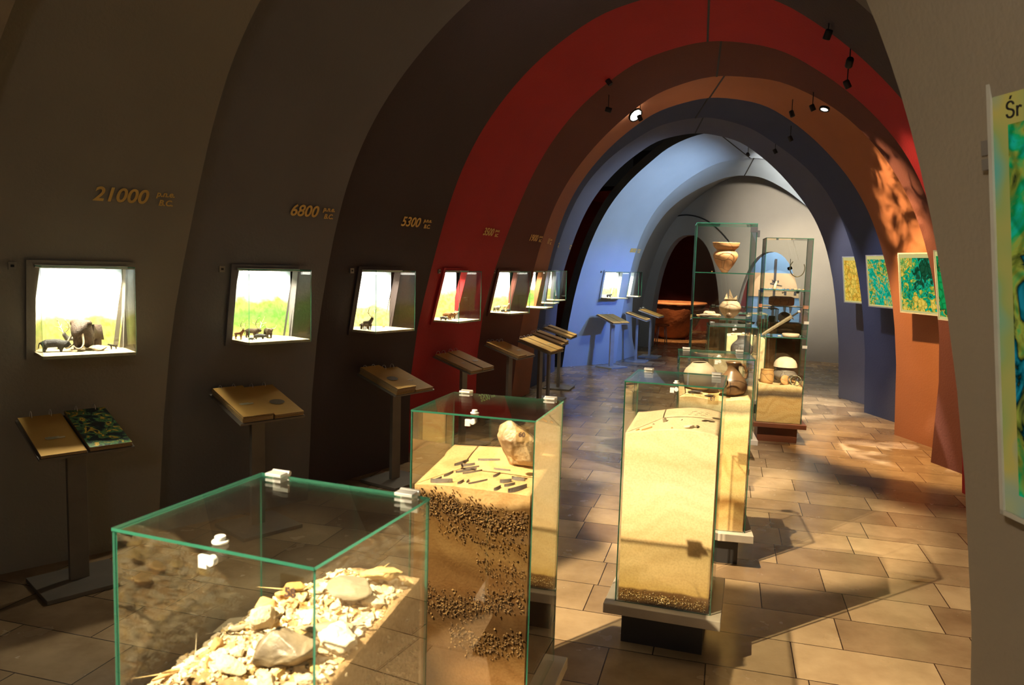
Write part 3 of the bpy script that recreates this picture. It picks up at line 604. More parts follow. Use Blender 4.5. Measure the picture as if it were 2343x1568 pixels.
    if horns == 'antler':
        for sd in (-1, 1):
            base = (hf, sd * hd * .5, hz + hd * .6); mid = (hf - .1, sd * (hd + .32), hz + hd + .35); tip = (hf + .1, sd * (hd + .42), hz + hd + .85)
            a = MB(); a.tube(catmull([tuple(P_(*q)) for q in (base, mid, tip)], 4), .035 * s, 6)
            for q, q2 in ((mid, (hf + .35, sd * (hd + .5), hz + hd + .5)), (mid, (hf - .35, sd * (hd + .5), hz + hd + .6)), (tip, (hf + .3, sd * (hd + .3), hz + hd + 1.1)), (base, (hf + .3, sd * (hd + .15), hz + hd + .3))):
                a.tube([P_(*q), P_(*q2)], [.03 * s, .012 * s], 6)
            a.build('antler', F_ivory, o)
    if horns == 'rhino':
        MB().tube([P_(hf + hd * 1.4, 0, hz - hd * .3), P_(hf + hd * 2.1, 0, hz + hd * 1.3)], [.05 * s, .008 * s], 8).build('horn', F_dark, o)
    return o
def at(k, a, b, z=0): X, lean, hw, zf, D, bt, t, n = NI[k]; return X(a * .84, lean(1.4) + b, zf + z)
def hdg(k, ang): X, lean, hw, zf, D, bt, t, n = NI[k]; c, s_ = math.cos(math.radians(ang)), math.sin(math.radians(ang)); v = t * c + n * s_; return (v.x, v.y)
beast('mammoth_figure', at('1', .045, -.05), hdg('1', 128), .118, F_brown, 'shaggy brown mammoth figurine with curved ivory tusks, facing out of the nearest niche', 'mammoth')
beast('rhinoceros_figure', at('1', -.155, .02), hdg('1', 12), .068, F_dark, 'dark woolly rhinoceros figurine with head down, front left in the nearest niche', 'rhino', horns='rhino')
beast('horse_figure', at('1', -.10, -.11), hdg('1', 100), .05, F_brown, 'small brown horse figurine behind the dark rhinoceros', 'dog')
beast('reindeer_figure', at('1', -.03, -.13), hdg('1', 150), .058, F_grey, 'greyish reindeer figurine with antlers left of the mammoth', 'deer', horns='antler')
beast('wolf_figure', at('1', .175, .02), hdg('1', 170), .028, F_dark, 'tiny dark wolf figurine near the right end of the mammoth niche', 'dog')
beast('aurochs_figure', at('2', .045, -.02), hdg('2', 100), .06, F_brown, 'brown cattle figurine facing out, right half of the green forest niche', 'ox', horns='ox')
beast('deer_figure', at('2', -.06, -.06), hdg('2', 60), .058, F_brown, 'brown horned deer figurine behind the dark boar', 'ox', horns='antler')
beast('boar_figure', at('2', -.06, .04), hdg('2', 20), .038, F_dark, 'dark boar figurine walking right in the green forest niche', 'pig')
beast('roe_deer_figure', at('2', -.205, .0), hdg('2', 60), .045, F_red, 'russet roe deer figurine at the left end of the green forest niche', 'deer', horns='antler')
beast('hedgehog_figure', at('2', -.16, .08), hdg('2', 20), .018, F_dark, 'tiny dark creature beside the russet roe deer', 'pig')
beast('elk_figure', at('3', -.17, .06), hdg('3', 90), .066, F_brown, 'brown elk figurine with broad antlers at the left of its niche', 'deer', horns='antler')
beast('bison_figure', at('3', -.13, .0), hdg('3', 20), .05, F_brown, 'brown bison figurine behind the elk', 'bison', horns='ox')
beast('goat_figure', at('3', -.03, -.03), hdg('3', 10), .03, F_pale, 'pale small goat figurine in the middle of the elk niche', 'deer')
beast('fox_figure', at('3', .11, .0), hdg('3', 10), .014, F_red, 'tiny russet fox figurine near the glass corner of the elk niche', 'dog')
beast('long_horned_cow_figure', at('4', -.06, .02), hdg('4', 100), .062, F_red, 'russet cow figurine with long pale horns in the red band niche', 'ox', horns='ox')
beast('cow_figure', at('4', .08, .0), hdg('4', 110), .058, F_red, 'russet cow figurine beside the tree stump in the red band niche', 'ox', horns='ox')
beast('sheep_figure', at('4', -.19, .04), hdg('4', 80), .04, F_grey, 'grey woolly sheep figurine in the left corner of the red band niche', 'pig')
beast('dog_figure', at('4', -.17, .10), hdg('4', 60), .02, F_pale, 'tiny pale dog figurine in front of the grey sheep', 'dog')
beast('cow_figure', at('5', -.03, -.06), hdg('5', 10), .058, F_grey, 'grey cow figurine at the back of the maroon band niche', 'ox', horns='ox')
beast('pig_figure', at('5', -.05, .03), hdg('5', 0), .034, F_dark, 'dark pig figurine, left of two in the maroon band niche', 'pig')
beast('pig_figure', at('5', .05, .05), hdg('5', 0), .038, F_dark, 'dark pig figurine, right of two in the maroon band niche', 'pig')
beast('piglet_figure', at('5', -.1, .09), hdg('5', 10), .02, F_red, 'small russet piglet figurine in front of the dark pigs', 'pig')
beast('horse_figure', at('5', .12, -.02), hdg('5', 100), .062, F_pale, 'pale brown horse figurine at the right of the maroon band niche', 'deer')
beast('horse_figure', at('9', -.11, .04), hdg('9', 5), .06, F_dark, 'dark horse figurine in the left corner of the blue band niche', 'ox')
beast('sheep_figure', at('9', .03, .0), hdg('9', 5), .03, F_pale, 'small pale sheep figurine in the blue band niche', 'pig')
F_rock = surf('diorama_rock', (.48, .38, .24), (.34, .27, .17), 40, .85, bump=.4)
for a, b, s_, lb in ((-.03, .045, .034, 'pale rock at the feet of the mammoth, left of two'), (.075, .055, .045, 'long pale rock in front of the mammoth'), (.03, .02, .03, 'small pale rock between the mammoth and the long rock'), (-.06, .075, .018, 'small clawed pale stone at the front glass of the mammoth niche')):
    o = stone('diorama_rock', at('1', a, b, s_ * .25), s_, int(abs(a * 1000)) + 3, F_rock, (1.3, .8, .45), rot=Matrix.Identity(3)); tag(o, lb, 'rock', 'rocks in the mammoth diorama')
st = MB(); st.lathe(at('4', .125, .03), [(.03, 0), (.02, .015), (.018, .06), (.02, .07), (0, .07)], 12); tag(st.build('tree_stump_figure', F_grey, None, at('4', .125, .03)), 'grey tree stump model beside the russet cow', 'model')
# ------------------------------------------------------------------ reading stands
def picture_page(name):
    m, nt, out = newmat(name); p = N(nt, 'ShaderNodeBsdfPrincipled'); p.inputs['Roughness'].default_value = .3
    nz = N(nt, 'ShaderNodeTexNoise'); nz.inputs['Scale'].default_value = 16; nz.inputs['Detail'].default_value = 4; nz.inputs['Distortion'].default_value = 1.2; L(nt, objc(nt), nz.inputs['Vector'])
    r = ramp(nt, nz.outputs[0], [(.3, (.01, .015, .02)), (.47, (.02, .04, .05)), (.52, (.12, .3, .1)), (.57, (.05, .12, .06)), (.64, (.85, .5, .04)), (.7, (.02, .04, .05))])
    L(nt, r.outputs[0], p.inputs['Base Color']); L(nt, p.outputs[0], out.inputs[0]); return m
M_pic = picture_page('picture_page')
M_mark = surf('printed_brown', (.16, .11, .05)); M_mark2 = surf('printed_cream', (.75, .66, .42))
def stand(x, y, ang, zt, label, hs=(.045, .03), pic=False, tilt=17., mark=0, col=None, wd=.205):
    """ang: direction of the wall it stands along, degrees from +Y towards +X"""
    A = math.radians(ang); F = Fr((x, y, 0), pi / 2 - A)          # F.a runs along the wall, F.b points to the wall
    pm = col or M_steel
    root = empty('reading_stand', Vector((x, y, 0)), label, 'reading stand', 'reading stands along the left wall')
    MB().box(F, -.20, .20, -.20, .17, 0, .022).build('base_plate', pm, root, bev=.002)
    MB().box(F, -.045, .045, -.015, .015, .02, zt - .02).build('pole', pm, root, bev=.002)
    tt = math.radians(tilt); cs, sn = math.cos(tt), math.sin(tt)
    def T(a, b, z): return F(a, b * cs - z * sn, zt + b * sn + z * cs)
    MB().box(T, -wd - .01, wd + .01, -.215, .205, -.02, -.008).build('tray', pm, root)
    for i, sd in enumerate((-1, 1)):
        x0 = -wd if sd < 0 else .004; x1 = -.004 if sd < 0 else wd; hgt = hs[i]; ns = max(2, int(hgt / .009))
        book = MB()
        for j in range(ns):
            z = -.006 + j * hgt / ns; jig = .004 * math.sin(j * 5.1 + i + x * 3)
            book.box(T, x0 + .002 + jig, x1 - .002 + jig, -.21 + jig, .195, z, z + hgt / ns * .72, mis=[1, 0, 1, 1, 1, 1] if j < ns - 1 else [1, 2, 1, 1, 1, 1])
        bk = book.build('flip_book', [M_tan, M_pagee, M_pic if (pic and i == 1) else M_tan], root)
        for q in (.28, .72):
            c = T(x0 + (x1 - x0) * q, .198, hgt * .5)
            pts = [c + (F.b * math.cos(w_) * .02 + Vector((0, 0, 1)) * math.sin(w_) * .026) for w_ in [2 * pi * n_ / 16 for n_ in range(16)]]
            MB().tube(pts, .0018, 6, closed=True).build('ring', M_chrome, bk)
        if mark and not (pic and i == 1):
            mk = MB(); cx = (x0 + x1) / 2; zz = hgt - .0065
            if (mark + i) % 3 == 0:
                for q in range(9): a_ = q * .7; mk.box(T, cx - .03 + .008 * q * math.cos(a_) * .4, cx - .022 + .008 * q, -.06 + .008 * math.sin(a_), -.055 + .012 * math.cos(a_ * 2), zz, zz + .0012)
                mk.build('printed_motif', M_mark2, bk)
            elif (mark + i) % 3 == 1:
                n_ = 20; mk.add([T(cx + .05 * math.cos(2 * pi * q / n_), -.05 + .035 * math.sin(2 * pi * q / n_), zz + .0008) for q in range(n_)], [list(range(n_))]); mk.build('printed_motif', M_mark, bk)
            else:
                mk.box(T, cx - .03, cx + .03, -.052, -.047, zz, zz + .0012); mk.box(T, cx - .015, cx + .015, -.065, -.062, zz, zz + .0012); mk.build('printed_motif', M_mark2, bk)
    return root
stand(-2.20, 3.82, 44, .79, 'nearest reading stand, its right flip book open at a dark leafy picture', (.018, .03), pic=True, mark=3)
stand(-1.575, 4.715, 43, .79, 'second reading stand, thick stacked tan flip books, under the forest niche', (.045, .03), mark=3)
stand(-.88, 5.82, 35, .79, 'third reading stand, before the dark brown band', (.055, .02), mark=1)
stand(-.44, 7.05, 28, .79, 'reading stand before the red band', (.025, .03), mark=2)
stand(-.02, 8.2, 27, .79, 'reading stand before the maroon band', (.035, .012), mark=2)
stand(.33, 8.75, 24, .79, 'reading stand before the rust band, lower and nearer of three bunched together', (.03, .035), mark=2)
stand(.47, 9.6, 16, .79, 'reading stand before the navy band, middle of three bunched together', (.02, .035))
stand(.66, 10.6, 16, .79, 'reading stand before the slate band, topmost of three bunched together', (.02, .03))
M_st_w = surf('pale_enamel', (.4, .42, .45), rough=.45)
stand(1.70, 13.02, 50, .83, 'left reading stand against the bright blue wall', (.02, .02), col=M_st_w)
stand(2.27, 13.95, 20, .83, 'second reading stand against the bright blue wall', (.02, .02), col=M_st_w)
stand(2.66, 14.75, 24, .85, 'farthest reading stand, beside the doorway in the pale blue band', (.02, .02), col=M_st_w)
# ------------------------------------------------------------------ showcases
def strata(name, stops, warp=.05, wscale=2.2, grain=120, bump=.35, seed=0., streak=.5, gravel=None):
    m, nt, out = newmat(name); p = N(nt, 'ShaderNodeBsdfPrincipled'); p.inputs['Roughness'].default_value = .9; p.inputs['Specular IOR Level'].default_value = .15
    co = geo(nt); sp = N(nt, 'ShaderNodeSeparateXYZ'); L(nt, co, sp.inputs[0])
    mp = N(nt, 'ShaderNodeMapping'); mp.inputs['Location'].default_value = (seed, seed, seed); mp.inputs['Scale'].default_value = (1, 1, .55); L(nt, co, mp.inputs[0])
    nz = N(nt, 'ShaderNodeTexNoise'); nz.inputs['Scale'].default_value = wscale; nz.inputs['Detail'].default_value = 2.5; L(nt, mp.outputs[0], nz.inputs['Vector'])
    n1 = N(nt, 'ShaderNodeTexNoise'); n1.inputs['Scale'].default_value = wscale * 9; n1.inputs['Detail'].default_value = 6; L(nt, mp.outputs[0], n1.inputs['Vector'])
    h = math_(nt, 'SUBTRACT', nz.outputs[0], .5); h = math_(nt, 'MULTIPLY_ADD', h, warp * 4, sp.outputs[2])
    h = math_(nt, 'MULTIPLY_ADD', math_(nt, 'SUBTRACT', n1.outputs[0], .5), .022, h)
    r = ramp(nt, math_(nt, 'DIVIDE', h, 1.2), [(z / 1.2, c) for z, c in stops])
    wv = N(nt, 'ShaderNodeTexWave'); wv.bands_direction = 'Z'; wv.inputs['Scale'].default_value = 1.6; wv.inputs['Distortion'].default_value = 2.0; wv.inputs['Detail'].default_value = 3; wv.inputs['Detail Scale'].default_value = .7
    cb = nt.nodes.new('ShaderNodeCombineXYZ'); sp2 = N(nt, 'ShaderNodeSeparateXYZ'); L(nt, mp.outputs[0], sp2.inputs[0]); L(nt, sp2.outputs[0], cb.inputs[0]); L(nt, sp2.outputs[1], cb.inputs[1]); L(nt, math_(nt, 'MULTIPLY_ADD', math_(nt, 'SUBTRACT', nz.outputs[0], .5), .9, h), cb.inputs[2])
    L(nt, cb.outputs[0], wv.inputs['Vector'])
    r3 = ramp(nt, wv.outputs[0], [(0.0, (.72, .62, .5)), (.25, (1, 1, 1)), (.8, (1, 1, 1)), (1., (.9, .8, .68))])
    c = mixc(nt, streak, r.outputs[0], r3.outputs[0], 'MULTIPLY')
    ng = N(nt, 'ShaderNodeTexNoise'); ng.inputs['Scale'].default_value = grain; ng.inputs['Detail'].default_value = 4; L(nt, co, ng.inputs['Vector'])
    rg = ramp(nt, ng.outputs[0], [(.35, (.8, .76, .7)), (.6, (1, 1, 1))]); c = mixc(nt, .6, c, rg.outputs[0], 'MULTIPLY')
    L(nt, c, p.inputs['Base Color'])
    hh = ng.outputs[0]
    if gravel:
        vo = N(nt, 'ShaderNodeTexVoronoi'); vo.inputs['Scale'].default_value = gravel; L(nt, co, vo.inputs['Vector'])
        hh = math_(nt, 'MULTIPLY_ADD', vo.outputs['Distance'], -1.5, ng.outputs[0])
    b = N(nt, 'ShaderNodeBump'); b.inputs['Strength'].default_value = bump; b.inputs['Distance'].default_value = .004; L(nt, hh, b.inputs['Height']); L(nt, b.outputs[0], p.inputs['Normal'])
    L(nt, p.outputs[0], out.inputs[0]); return m
SAND = (.70, .46, .22); PALE = (.80, .60, .33); OCH = (.32, .17, .05); BRN = (.19, .095, .032); DBR = (.10, .05, .018); GRY = (.30, .27, .17)
M_soil1 = strata('rubble_soil', [(0, DBR), (.5, BRN), (.85, (.22, .125, .05)), (1.0, (.34, .22, .11)), (1.2, (.5, .36, .2))], gravel=90, bump=.4, streak=.2)
M_soil2 = strata('layered_soil', [(.2, DBR), (.32, BRN), (.42, (.16, .08, .024)), (.50, DBR), (.60, BRN), (.68, (.16, .08, .024)), (.72, (.23, .13, .045)), (.79, (.17, .09, .027)), (.83, (.14, .07, .022)), (.905, (.14, .075, .025)), (.93, SAND), (1.2, SAND)], warp=.045, bump=.35, seed=3.)
M_soil3 = strata('pale_dune_sand', [(.2, DBR), (.262, BRN), (.272, (.62, .40, .13)), (.34, (.66, .46, .20)), (.5, (.72, .53, .27)), (.62, (.82, .65, .38)), (.75, (.84, .70, .46)), (.86, (.72, .53, .30)), (.93, (.80, .64, .40)), (1.2, (.74, .56, .36))], warp=.018, wscale=1.7, bump=.08, seed=8., streak=.22)
M_soil4 = strata('stained_sand', [(.2, SAND), (.32, (.6, .4, .15)), (.38, OCH), (.44, (.72, .55, .25)), (.6, (.72, .5, .2)), (.72, SAND), (.86, PALE), (.90, GRY), (.93, (.5, .43, .27)), (.955, PALE), (1.2, PALE)], warp=.03, seed=13., bump=.15)
M_soilT1 = strata('yellow_sand', [(.2, SAND), (.6, PALE), (1.2, PALE)], warp=.03, seed=17., bump=.15)
M_soilT2 = strata('burnt_layer_sand', [(.2, (.42, .29, .12)), (.44, (.40, .27, .11)), (.475, (.07, .05, .035)), (.51, (.14, .1, .06)), (.53, (.34, .26, .13)), (.56, PALE), (1.2, PALE)], warp=.02, seed=23., gravel=90)
M_soil5 = strata('bright_sand', [(.2, PALE), (1.2, (.85, .68, .4))], warp=.03, seed=27., bump=.1)
M_soilD = strata('dark_soil', [(.2, BRN), (.8, DBR), (.97, (.5, .34, .16)), (1.2, PALE)], warp=.02, seed=31.)
M_plate = glassmat('label_acrylic', (.95, .90, .80), 1.5)
M_num = surf('label_number', (.06, .03, .02))
M_pl_w = surf('plinth_pale', (.50, .43, .35), rough=.4); M_pl_r = surf('plinth_redbrown', (.14, .045, .022), rough=.35)
class Case:
    def __init__(s, x, y, yaw, label, w=.42, d=.41, H=1.2, zb=.2, soil=None, h=None, soil_label=None, shelves=(), num=None, slab=None, low=True, clips=True, lockx=.5, gm=None):
        G_case = gm or globals()['G_case']
        s.F = F = Fr((x, y, 0), math.radians(yaw)); s.w, s.d, s.H = w, d, H; s.h = h or (lambda a, b: .95)
        root = s.root = empty('glass_showcase', F(w / 2, d / 2, 0), label, 'showcase', 'glass showcases along the hall'); th = .005
        slab = slab or M_pl_w
        MB().box(F, .03, w - .03, .03, d - .03, 0, zb - .045).build('plinth', M_dark if slab is M_pl_w else slab, root)
        MB().box(F, -.045, w + .045, -.045, d + .045, zb - .045, zb).build('base_slab', slab, root, bev=.003)
        MB().box(F, 0, w, 0, th, zb + .001, H, mis=[1, 1, 0, 0, 1, 1]).build('front_pane', [G_case, G_edge], root)
        MB().box(F, 0, w, d - th, d, zb + .001, H, mis=[1, 1, 0, 0, 1, 1]).build('back_pane', [G_case, G_edge], root)
        for a in (0, w - th): MB().box(F, a, a + th, th + .0005, d - th - .0005, zb + .001, H, mis=[1, 1, 1, 1, 0, 0]).build('side_pane', [G_case, G_edge], root)
        MB().box(F, -.001, w + .001, -.001, d + .001, H + .0005, H + .0065, mis=[0, 0, 1, 1, 1, 1]).build('lid', [G_case, G_edge], root)
        for z in shelves: MB().box(F, th + .001, w - th - .001, th + .001, d - th - .001, z - .008, z, mis=[0, 0, 1, 1, 1, 1]).build('glass_shelf', [G_case, G_edge], root)
        if clips:
            for a in (.03, w - .07):
                c = MB(); c.box(F, a, a + .042, d - .026, d + .004, H + .009, H + .016); c.box(F, a, a + .042, d + .0005, d + .008, H - .032, H + .014)
                c.tube([F(a - .002, d + .006, H + .012), F(a + .044, d + .006, H + .012)], .006, 8); c.build('hinge', M_chrome, root, bev=.001)
            a = w * lockx; c = MB()
            c.tube([F(a + .012, .018, H + .009), F(a + .012, .018, H + .013)], .014, 20); c.tube([F(a + .012, .018, H + .013), F(a + .012, .018, H + .021)], .009, 16)
            c.box(F, a - .012, a + .006, -.009, -.0005, H - .030, H - .008); c.tube([F(a + .015, -.0005, H - .014), F(a + .015, -.012, H - .014)], .009, 16)
            c.build('lock', M_lock, root, bev=.0008)
        if num:
            nz = H - .068; pl = MB(); pl.box(F, w - .062, w - .018, -.0045, -.0008, nz, nz + .055)
            lp = pl.build('label_plate', M_plate, root)
            text_mesh(num, .022, F(w - .053, -.0052, nz + .019), F.a.copy(), Vector((0, 0, 1)), -F.b, M_num, 'label_number', lp, 0, .0006)
        if soil:
            g = .012; n = 22; V = []; Fc = []; mi = []
            for j in range(n + 1):
                for i in range(n + 1):
                    a = g + (w - 2 * g) * i / n; b = g + (d - 2 * g) * j / n; V.append(F(a, b, s.h(a, b)))
            N0 = len(V)
            for j in range(n + 1):
                for i in range(n + 1):
                    if i in (0, n) or j in (0, n): pass
            for j in range(n):
                for i in range(n): q = j * (n + 1) + i; Fc.append((q, q + 1, q + n + 2, q + n + 1))
            loop = [(i, 0) for i in range(n)] + [(n, j) for j in range(n)] + [(i, n) for i in range(n, 0, -1)] + [(0, j) for j in range(n, 0, -1)]
            base = len(V)
            for i, j in loop: V.append(F(g + (w - 2 * g) * i / n, g + (d - 2 * g) * j / n, zb + .002))
            m = len(loop)
            for k in range(m):
                i, j = loop[k]; i2, j2 = loop[(k + 1) % m]
                Fc.append((j * (n + 1) + i, base + k, base + (k + 1) % m, j2 * (n + 1) + i2))
            Fc.append([base + k for k in range(m)][::-1])
            me = bpy.data.meshes.new('soil'); me.from_pydata([tuple(v) for v in V], [], Fc); me.update()
            for p_ in me.polygons: p_.use_smooth = p_.index < n * n
            so = link('soil_block', me, soil, None, F(w / 2, d / 2, zb + .002)); tag(so, soil_label, 'soil block', 'soil blocks in the showcases'); s.soil = so
    def at(s, a, b, dz=0.): return s.F(a, b, s.h(a, b) + dz)
def bumpf(cx, cy, r, A): return lambda a, b: A * math.exp(-((a - cx) ** 2 + (b - cy) ** 2) / (r * r))
# --- case 1 (rubble heap)
def band(Cs, n, z0, z1, x0, x1, face, smin, smax, shift=0., amp=.02):
    for i in range(n):
        t = rnd.uniform(x0, x1); z = rnd.gauss(.5, .24); z = min(1.1, max(-.1, z)); z = z0 + (z1 - z0) * z + amp * math.sin(t * 14 + shift)
        sz = rnd.uniform(smin, smax); off = .0095
        p = Cs.F(t, off, z) if face == 'f' else Cs.F(Cs.w - off, t, z)
        items.append((p, sz, rnd.randrange(99999), rnd.choice([0, 0, 1])))
def h1(a, b): return .945 + .20 * b + .02 * a + bumpf(.2, .23, .10, .015)(a, b) - .5 * max(0, (.16 + .25 * b) - a) + .006 * math.sin(a * 60) * math.sin(b * 55)
V1 = Case(-.71, 1.34, -20.5, 'nearest glass showcase, filled with brightly lit rubble and stones', w=.43, d=.41, gm=G_near, soil=M_soil1, h=h1, soil_label='heap of pale rubble soil inside the nearest showcase', num='58')
S_pale = surf('limestone', (.72, .58, .38), (.55, .42, .26), 20, .9, bump=.6, bscale=120); S_gold = surf('golden_flint', (.62, .42, .16), (.45, .3, .12), 25, .6, bump=.3, bscale=90)
S_grey = surf('grey_slate', (.22, .18, .12), (.30, .24, .15), 18, .6, bump=.3, bscale=60); S_dark = surf('dark_flint', (.10, .07, .045), (.34, .26, .16), 16, .45, bump=.4, bscale=40)
S_white = surf('chalky_stone', (.82, .72, .55), (.7, .56, .38), 30, .9, bump=.8, bscale=70); S_or = surf('ochre_pebble', (.62, .38, .15), (.5, .3, .12), 20, .7)
rnd = random.Random(11); items = []
for i in range(2000):
    a = rnd.uniform(.02, .41); b = rnd.uniform(.02, .39); sz = min(.017, .005 + rnd.expovariate(1 / .0036)); 
    if not (.018 + sz < a < .412 - sz and .018 + sz < b < .392 - sz): continue
    items.append((V1.at(a, b, sz * .25), sz, i, rnd.choice([0, 0, 0, 1, 0, 2])))
band(V1, 600, .80, .945, .13, .41, 'f', .004, .011, 0, 0); band(V1, 260, .78, .95, .02, .39, 'r', .003, .008, 0, 0)
gr = pebbles('gravel', items, [S_pale, S_white, S_gold], None, V1.F(.21, .2, .95)); tag(gr, 'pale crushed gravel strewn over the heap in the nearest showcase', 'gravel', kind='stuff')
def stone1(nm, a, b, s_, sq, mat, label, seed, tilt=(0, 0, 0), up=.3, rough=0., n=16):
    R = Matrix.Rotation(math.radians(tilt[2] - 20), 3, 'Z') @ Matrix.Rotation(math.radians(tilt[0]), 3, 'X') @ Matrix.Rotation(math.radians(tilt[1]), 3, 'Y')
    o = stone(nm, V1.at(a, b, s_ * up), s_, seed, mat, sq, R, n=n, rough=rough); tag(o, label, 'stone', 'stones on the rubble heap'); return o
stone1('flint_core', .305, .085, .058, (1.25, .7, .62), S_dark, 'large dark mottled flint core beside the front glass corner of the nearest showcase', 3, (28, -12, 18), .5, .12, 22)
stone1('slate_disc', .325, .27, .048, (1.15, .75, .28), S_grey, 'broad grey-tan disc stone right of the glass corner', 5, (22, 5, 5), .75, 0, 26)
stone1('long_slate', .335, .175, .05, (1.3, .35, .2), S_grey, 'long brown blade-like stone under the grey disc', 8, (25, -8, 12), .4)
stone1('chalk_nodule', .375, .15, .045, (1.0, .7, .75), S_white, 'knobbly white nodule right of the front glass corner', 9, (20, 0, 0), .45, .22, 20)
stone1('ochre_cobble', .165, .215, .026, (1, .8, .7), S_or, 'rounded orange cobble near the top of the heap', 12, (20, 0, 20), .8, .05, 24)
stone1('crystal_cobble', .205, .155, .034, (.9, .8, .75), S_pale, 'glossy grey and gold cobble in the middle of the heap', 14, (20, 10, 60), .7, .08, 24)
stone1('yellow_flake', .215, .245, .03, (.8, .7, .35), S_gold, 'yellowish green flake behind the number plate', 17, (35, 0, 30), .8)
stone1('upright_pebble', .145, .10, .028, (.5, .5, 1.0), S_or, 'upright brown pebble with an ochre side, left of the grey cobble', 19, (15, 22, 0), .6, .04, 22)
stone1('flat_oval', .225, .035, .036, (1.25, .5, .3), S_pale, 'flat pink-tinged oval stone at the bottom edge of the heap', 21, (18, 12, -8), .5, 0, 30)
stone1('round_cobble', .305, .038, .026, (1, .7, .7), S_pale, 'round pale cobble at the front glass, under the dark flint core', 22, (10, 0, 0), .3, .06, 24)
stone1('long_rock', .36, .335, .045, (1.2, .45, .42), S_gold, 'long tawny rock at the back right of the heap', 24, (20, -14, 12), .85, .12, 18)
stone1('block_stone', .375, .285, .026, (1.1, .7, .7), S_pale, 'pale angular block below the long tawny rock', 25, (0, 0, 15), .4)
stone1('sliver', .07, .055, .026, (1.5, .25, .22), S_or, 'thin pale sliver at the lower left of the heap', 27, (0, -8, 55), .4)
stone1('sliver', .115, .05, .028, (1.6, .22, .18), S_gold, 'thin tan sliver right of the pale one, lower left of the heap', 29, (0, -8, 35), .4)
stone1('angular_stone', .09, .12, .019, (1.2, .6, .5), S_pale, 'small angular stone on the left slope of the heap', 31, (0, -20, 30), .6)
stone1('summit_stone', .175, .265, .024, (1, .7, .8), S_or, 'knobbly orange stone on the summit of the heap', 33, (0, 0, 10), .9, .2, 18)
stone1('brown_splinter', .15, .165, .03, (1.2, .25, .3), S_grey, 'brown splinter leaning left of the grey and gold cobble', 35, (0, -12, 35), .4)
stone1('corner_stone', .375, .06, .026, (1, .7, .6), S_pale, 'pale stone at the right foot of the heap, bottom right of the corner', 38, (0, 0, 0), .3)
stone1('left_slab', .04, .30, .05, (1.4, .7, .25), S_grey, 'grey slab lying on the low left side of the heap', 41, (5, -5, 60), .05)
rnd.seed(77)
for i in range(16):
    a, b = (.10 + .29 * ((i * .618) % 1), .05 + .31 * ((i * .377 + .1) % 1))
    stone1('angular_stone', a, b, rnd.uniform(.013, .020), (1.1, .75, .7), [S_pale, S_white, S_gold][i % 3], 'medium pale angular stone scattered over the heap', 60 + i, (rnd.uniform(-20, 30), rnd.uniform(-20, 20), i * 40), .45, .08, 16)['group'] = 'angular stones on the heap'
# --- case 2 (brown layered soil)
def h2(a, b): return .955 + .12 * b + bumpf(.24, .3, .17, .015)(a, b) - .10 * max(0, .09 - a) * (1 if b < .3 else 0) - .02 * max(0, a - .3)
V2 = Case(-.33, 2.53, -16.5, 'second glass showcase, brown layered soil topped by sand, flint blades and a boulder', w=.43, d=.40, gm=G_near, soil=M_soil2, h=h2, soil_label='brown layered soil block with gravel bands in the second showcase', num='60', lockx=.48)
S_peb = surf('brown_gravel', (.20, .11, .04), (.12, .06, .022), 30, .85); S_peb2 = surf('ochre_gravel', (.32, .18, .06), (.22, .12, .04), 30, .85)
items.clear(); rnd.seed(5)
band(V2, 900, .82, .92, .03, .41, 'f', .0028, .0062); band(V2, 170, .76, .82, .10, .41, 'f', .002, .005)
band(V2, 520, .52, .62, .06, .41, 'f', .0028, .0065, 2.5, .03); band(V2, 320, .40, .5, .15, .41, 'f', .003, .0075, 1.)
band(V2, 120, .66, .76, .24, .41, 'f', .002, .005)
g2 = pebbles('gravel', items, [S_peb, S_peb2], V2.soil, None, (1, .6, .8), 8); g2['kind'] = 'stuff'
bo = stone('boulder', V2.at(.315, .24, .075), .088, 52, surf('tawny_boulder', (.60, .44, .25), (.10, .045, .015), 11, .45, bump=1., bscale=24), (1.08, .8, 1.05), Matrix.Rotation(math.radians(28), 3, 'Y'), n=26, rough=.1)  # darker noise tone paints the shade of hollows into the stone
tag(bo, 'tawny boulder with dark hollows painted into its colour, standing on the sand in the second showcase', 'boulder')
S_blade = surf('grey_flint_blade', (.11, .09, .08), (.2, .16, .13), 40, .5)
def blade(Cs, a, b, ln, wd, ang, label, mat=None, nm='flint_tool', grp='flint blades on the sand of the second showcase', hgt=.75):
    n = 8; c = math.cos(math.radians(ang)); s_ = math.sin(math.radians(ang)); z = Cs.h(a, b); dz = (Cs.h(a + c * .03, b + s_ * .03) - Cs.h(a - c * .03, b - s_ * .03)) / .06
    V = []; 
    for k in range(n + 1):
        t = -1 + 2 * k / n; w_ = wd * (1 - abs(t) ** 2.6 * .75) * (1 - .15 * t); cv = .12 * wd * math.sin(t * 2)
        for q, (dx, hz) in enumerate(((-1, 0), (-.35, hgt), (.3, hgt * .9), (1, 0))):
            u = t * ln / 2; v = dx * w_ / 2 + cv
            V.append(Cs.F(a + c * u - s_ * v, b + s_ * u + c * v, z + dz * u + hz * wd - .0005))
    Fc = []
    for k in range(n):
        for q in range(3): Fc.append((4 * k + q, 4 * k + q + 1, 4 * k + q + 5, 4 * k + q + 4))
        Fc.append((4 * k + 3, 4 * k, 4 * k + 4, 4 * k + 7))
    Fc += [(3, 2, 1, 0), (4 * n, 4 * n + 1, 4 * n + 2, 4 * n + 3)]
    o = MB().add(V, Fc, 0, False).build(nm, mat or S_blade, None, Cs.F(a, b, z)); tag(o, label, 'stone tool', grp); return o
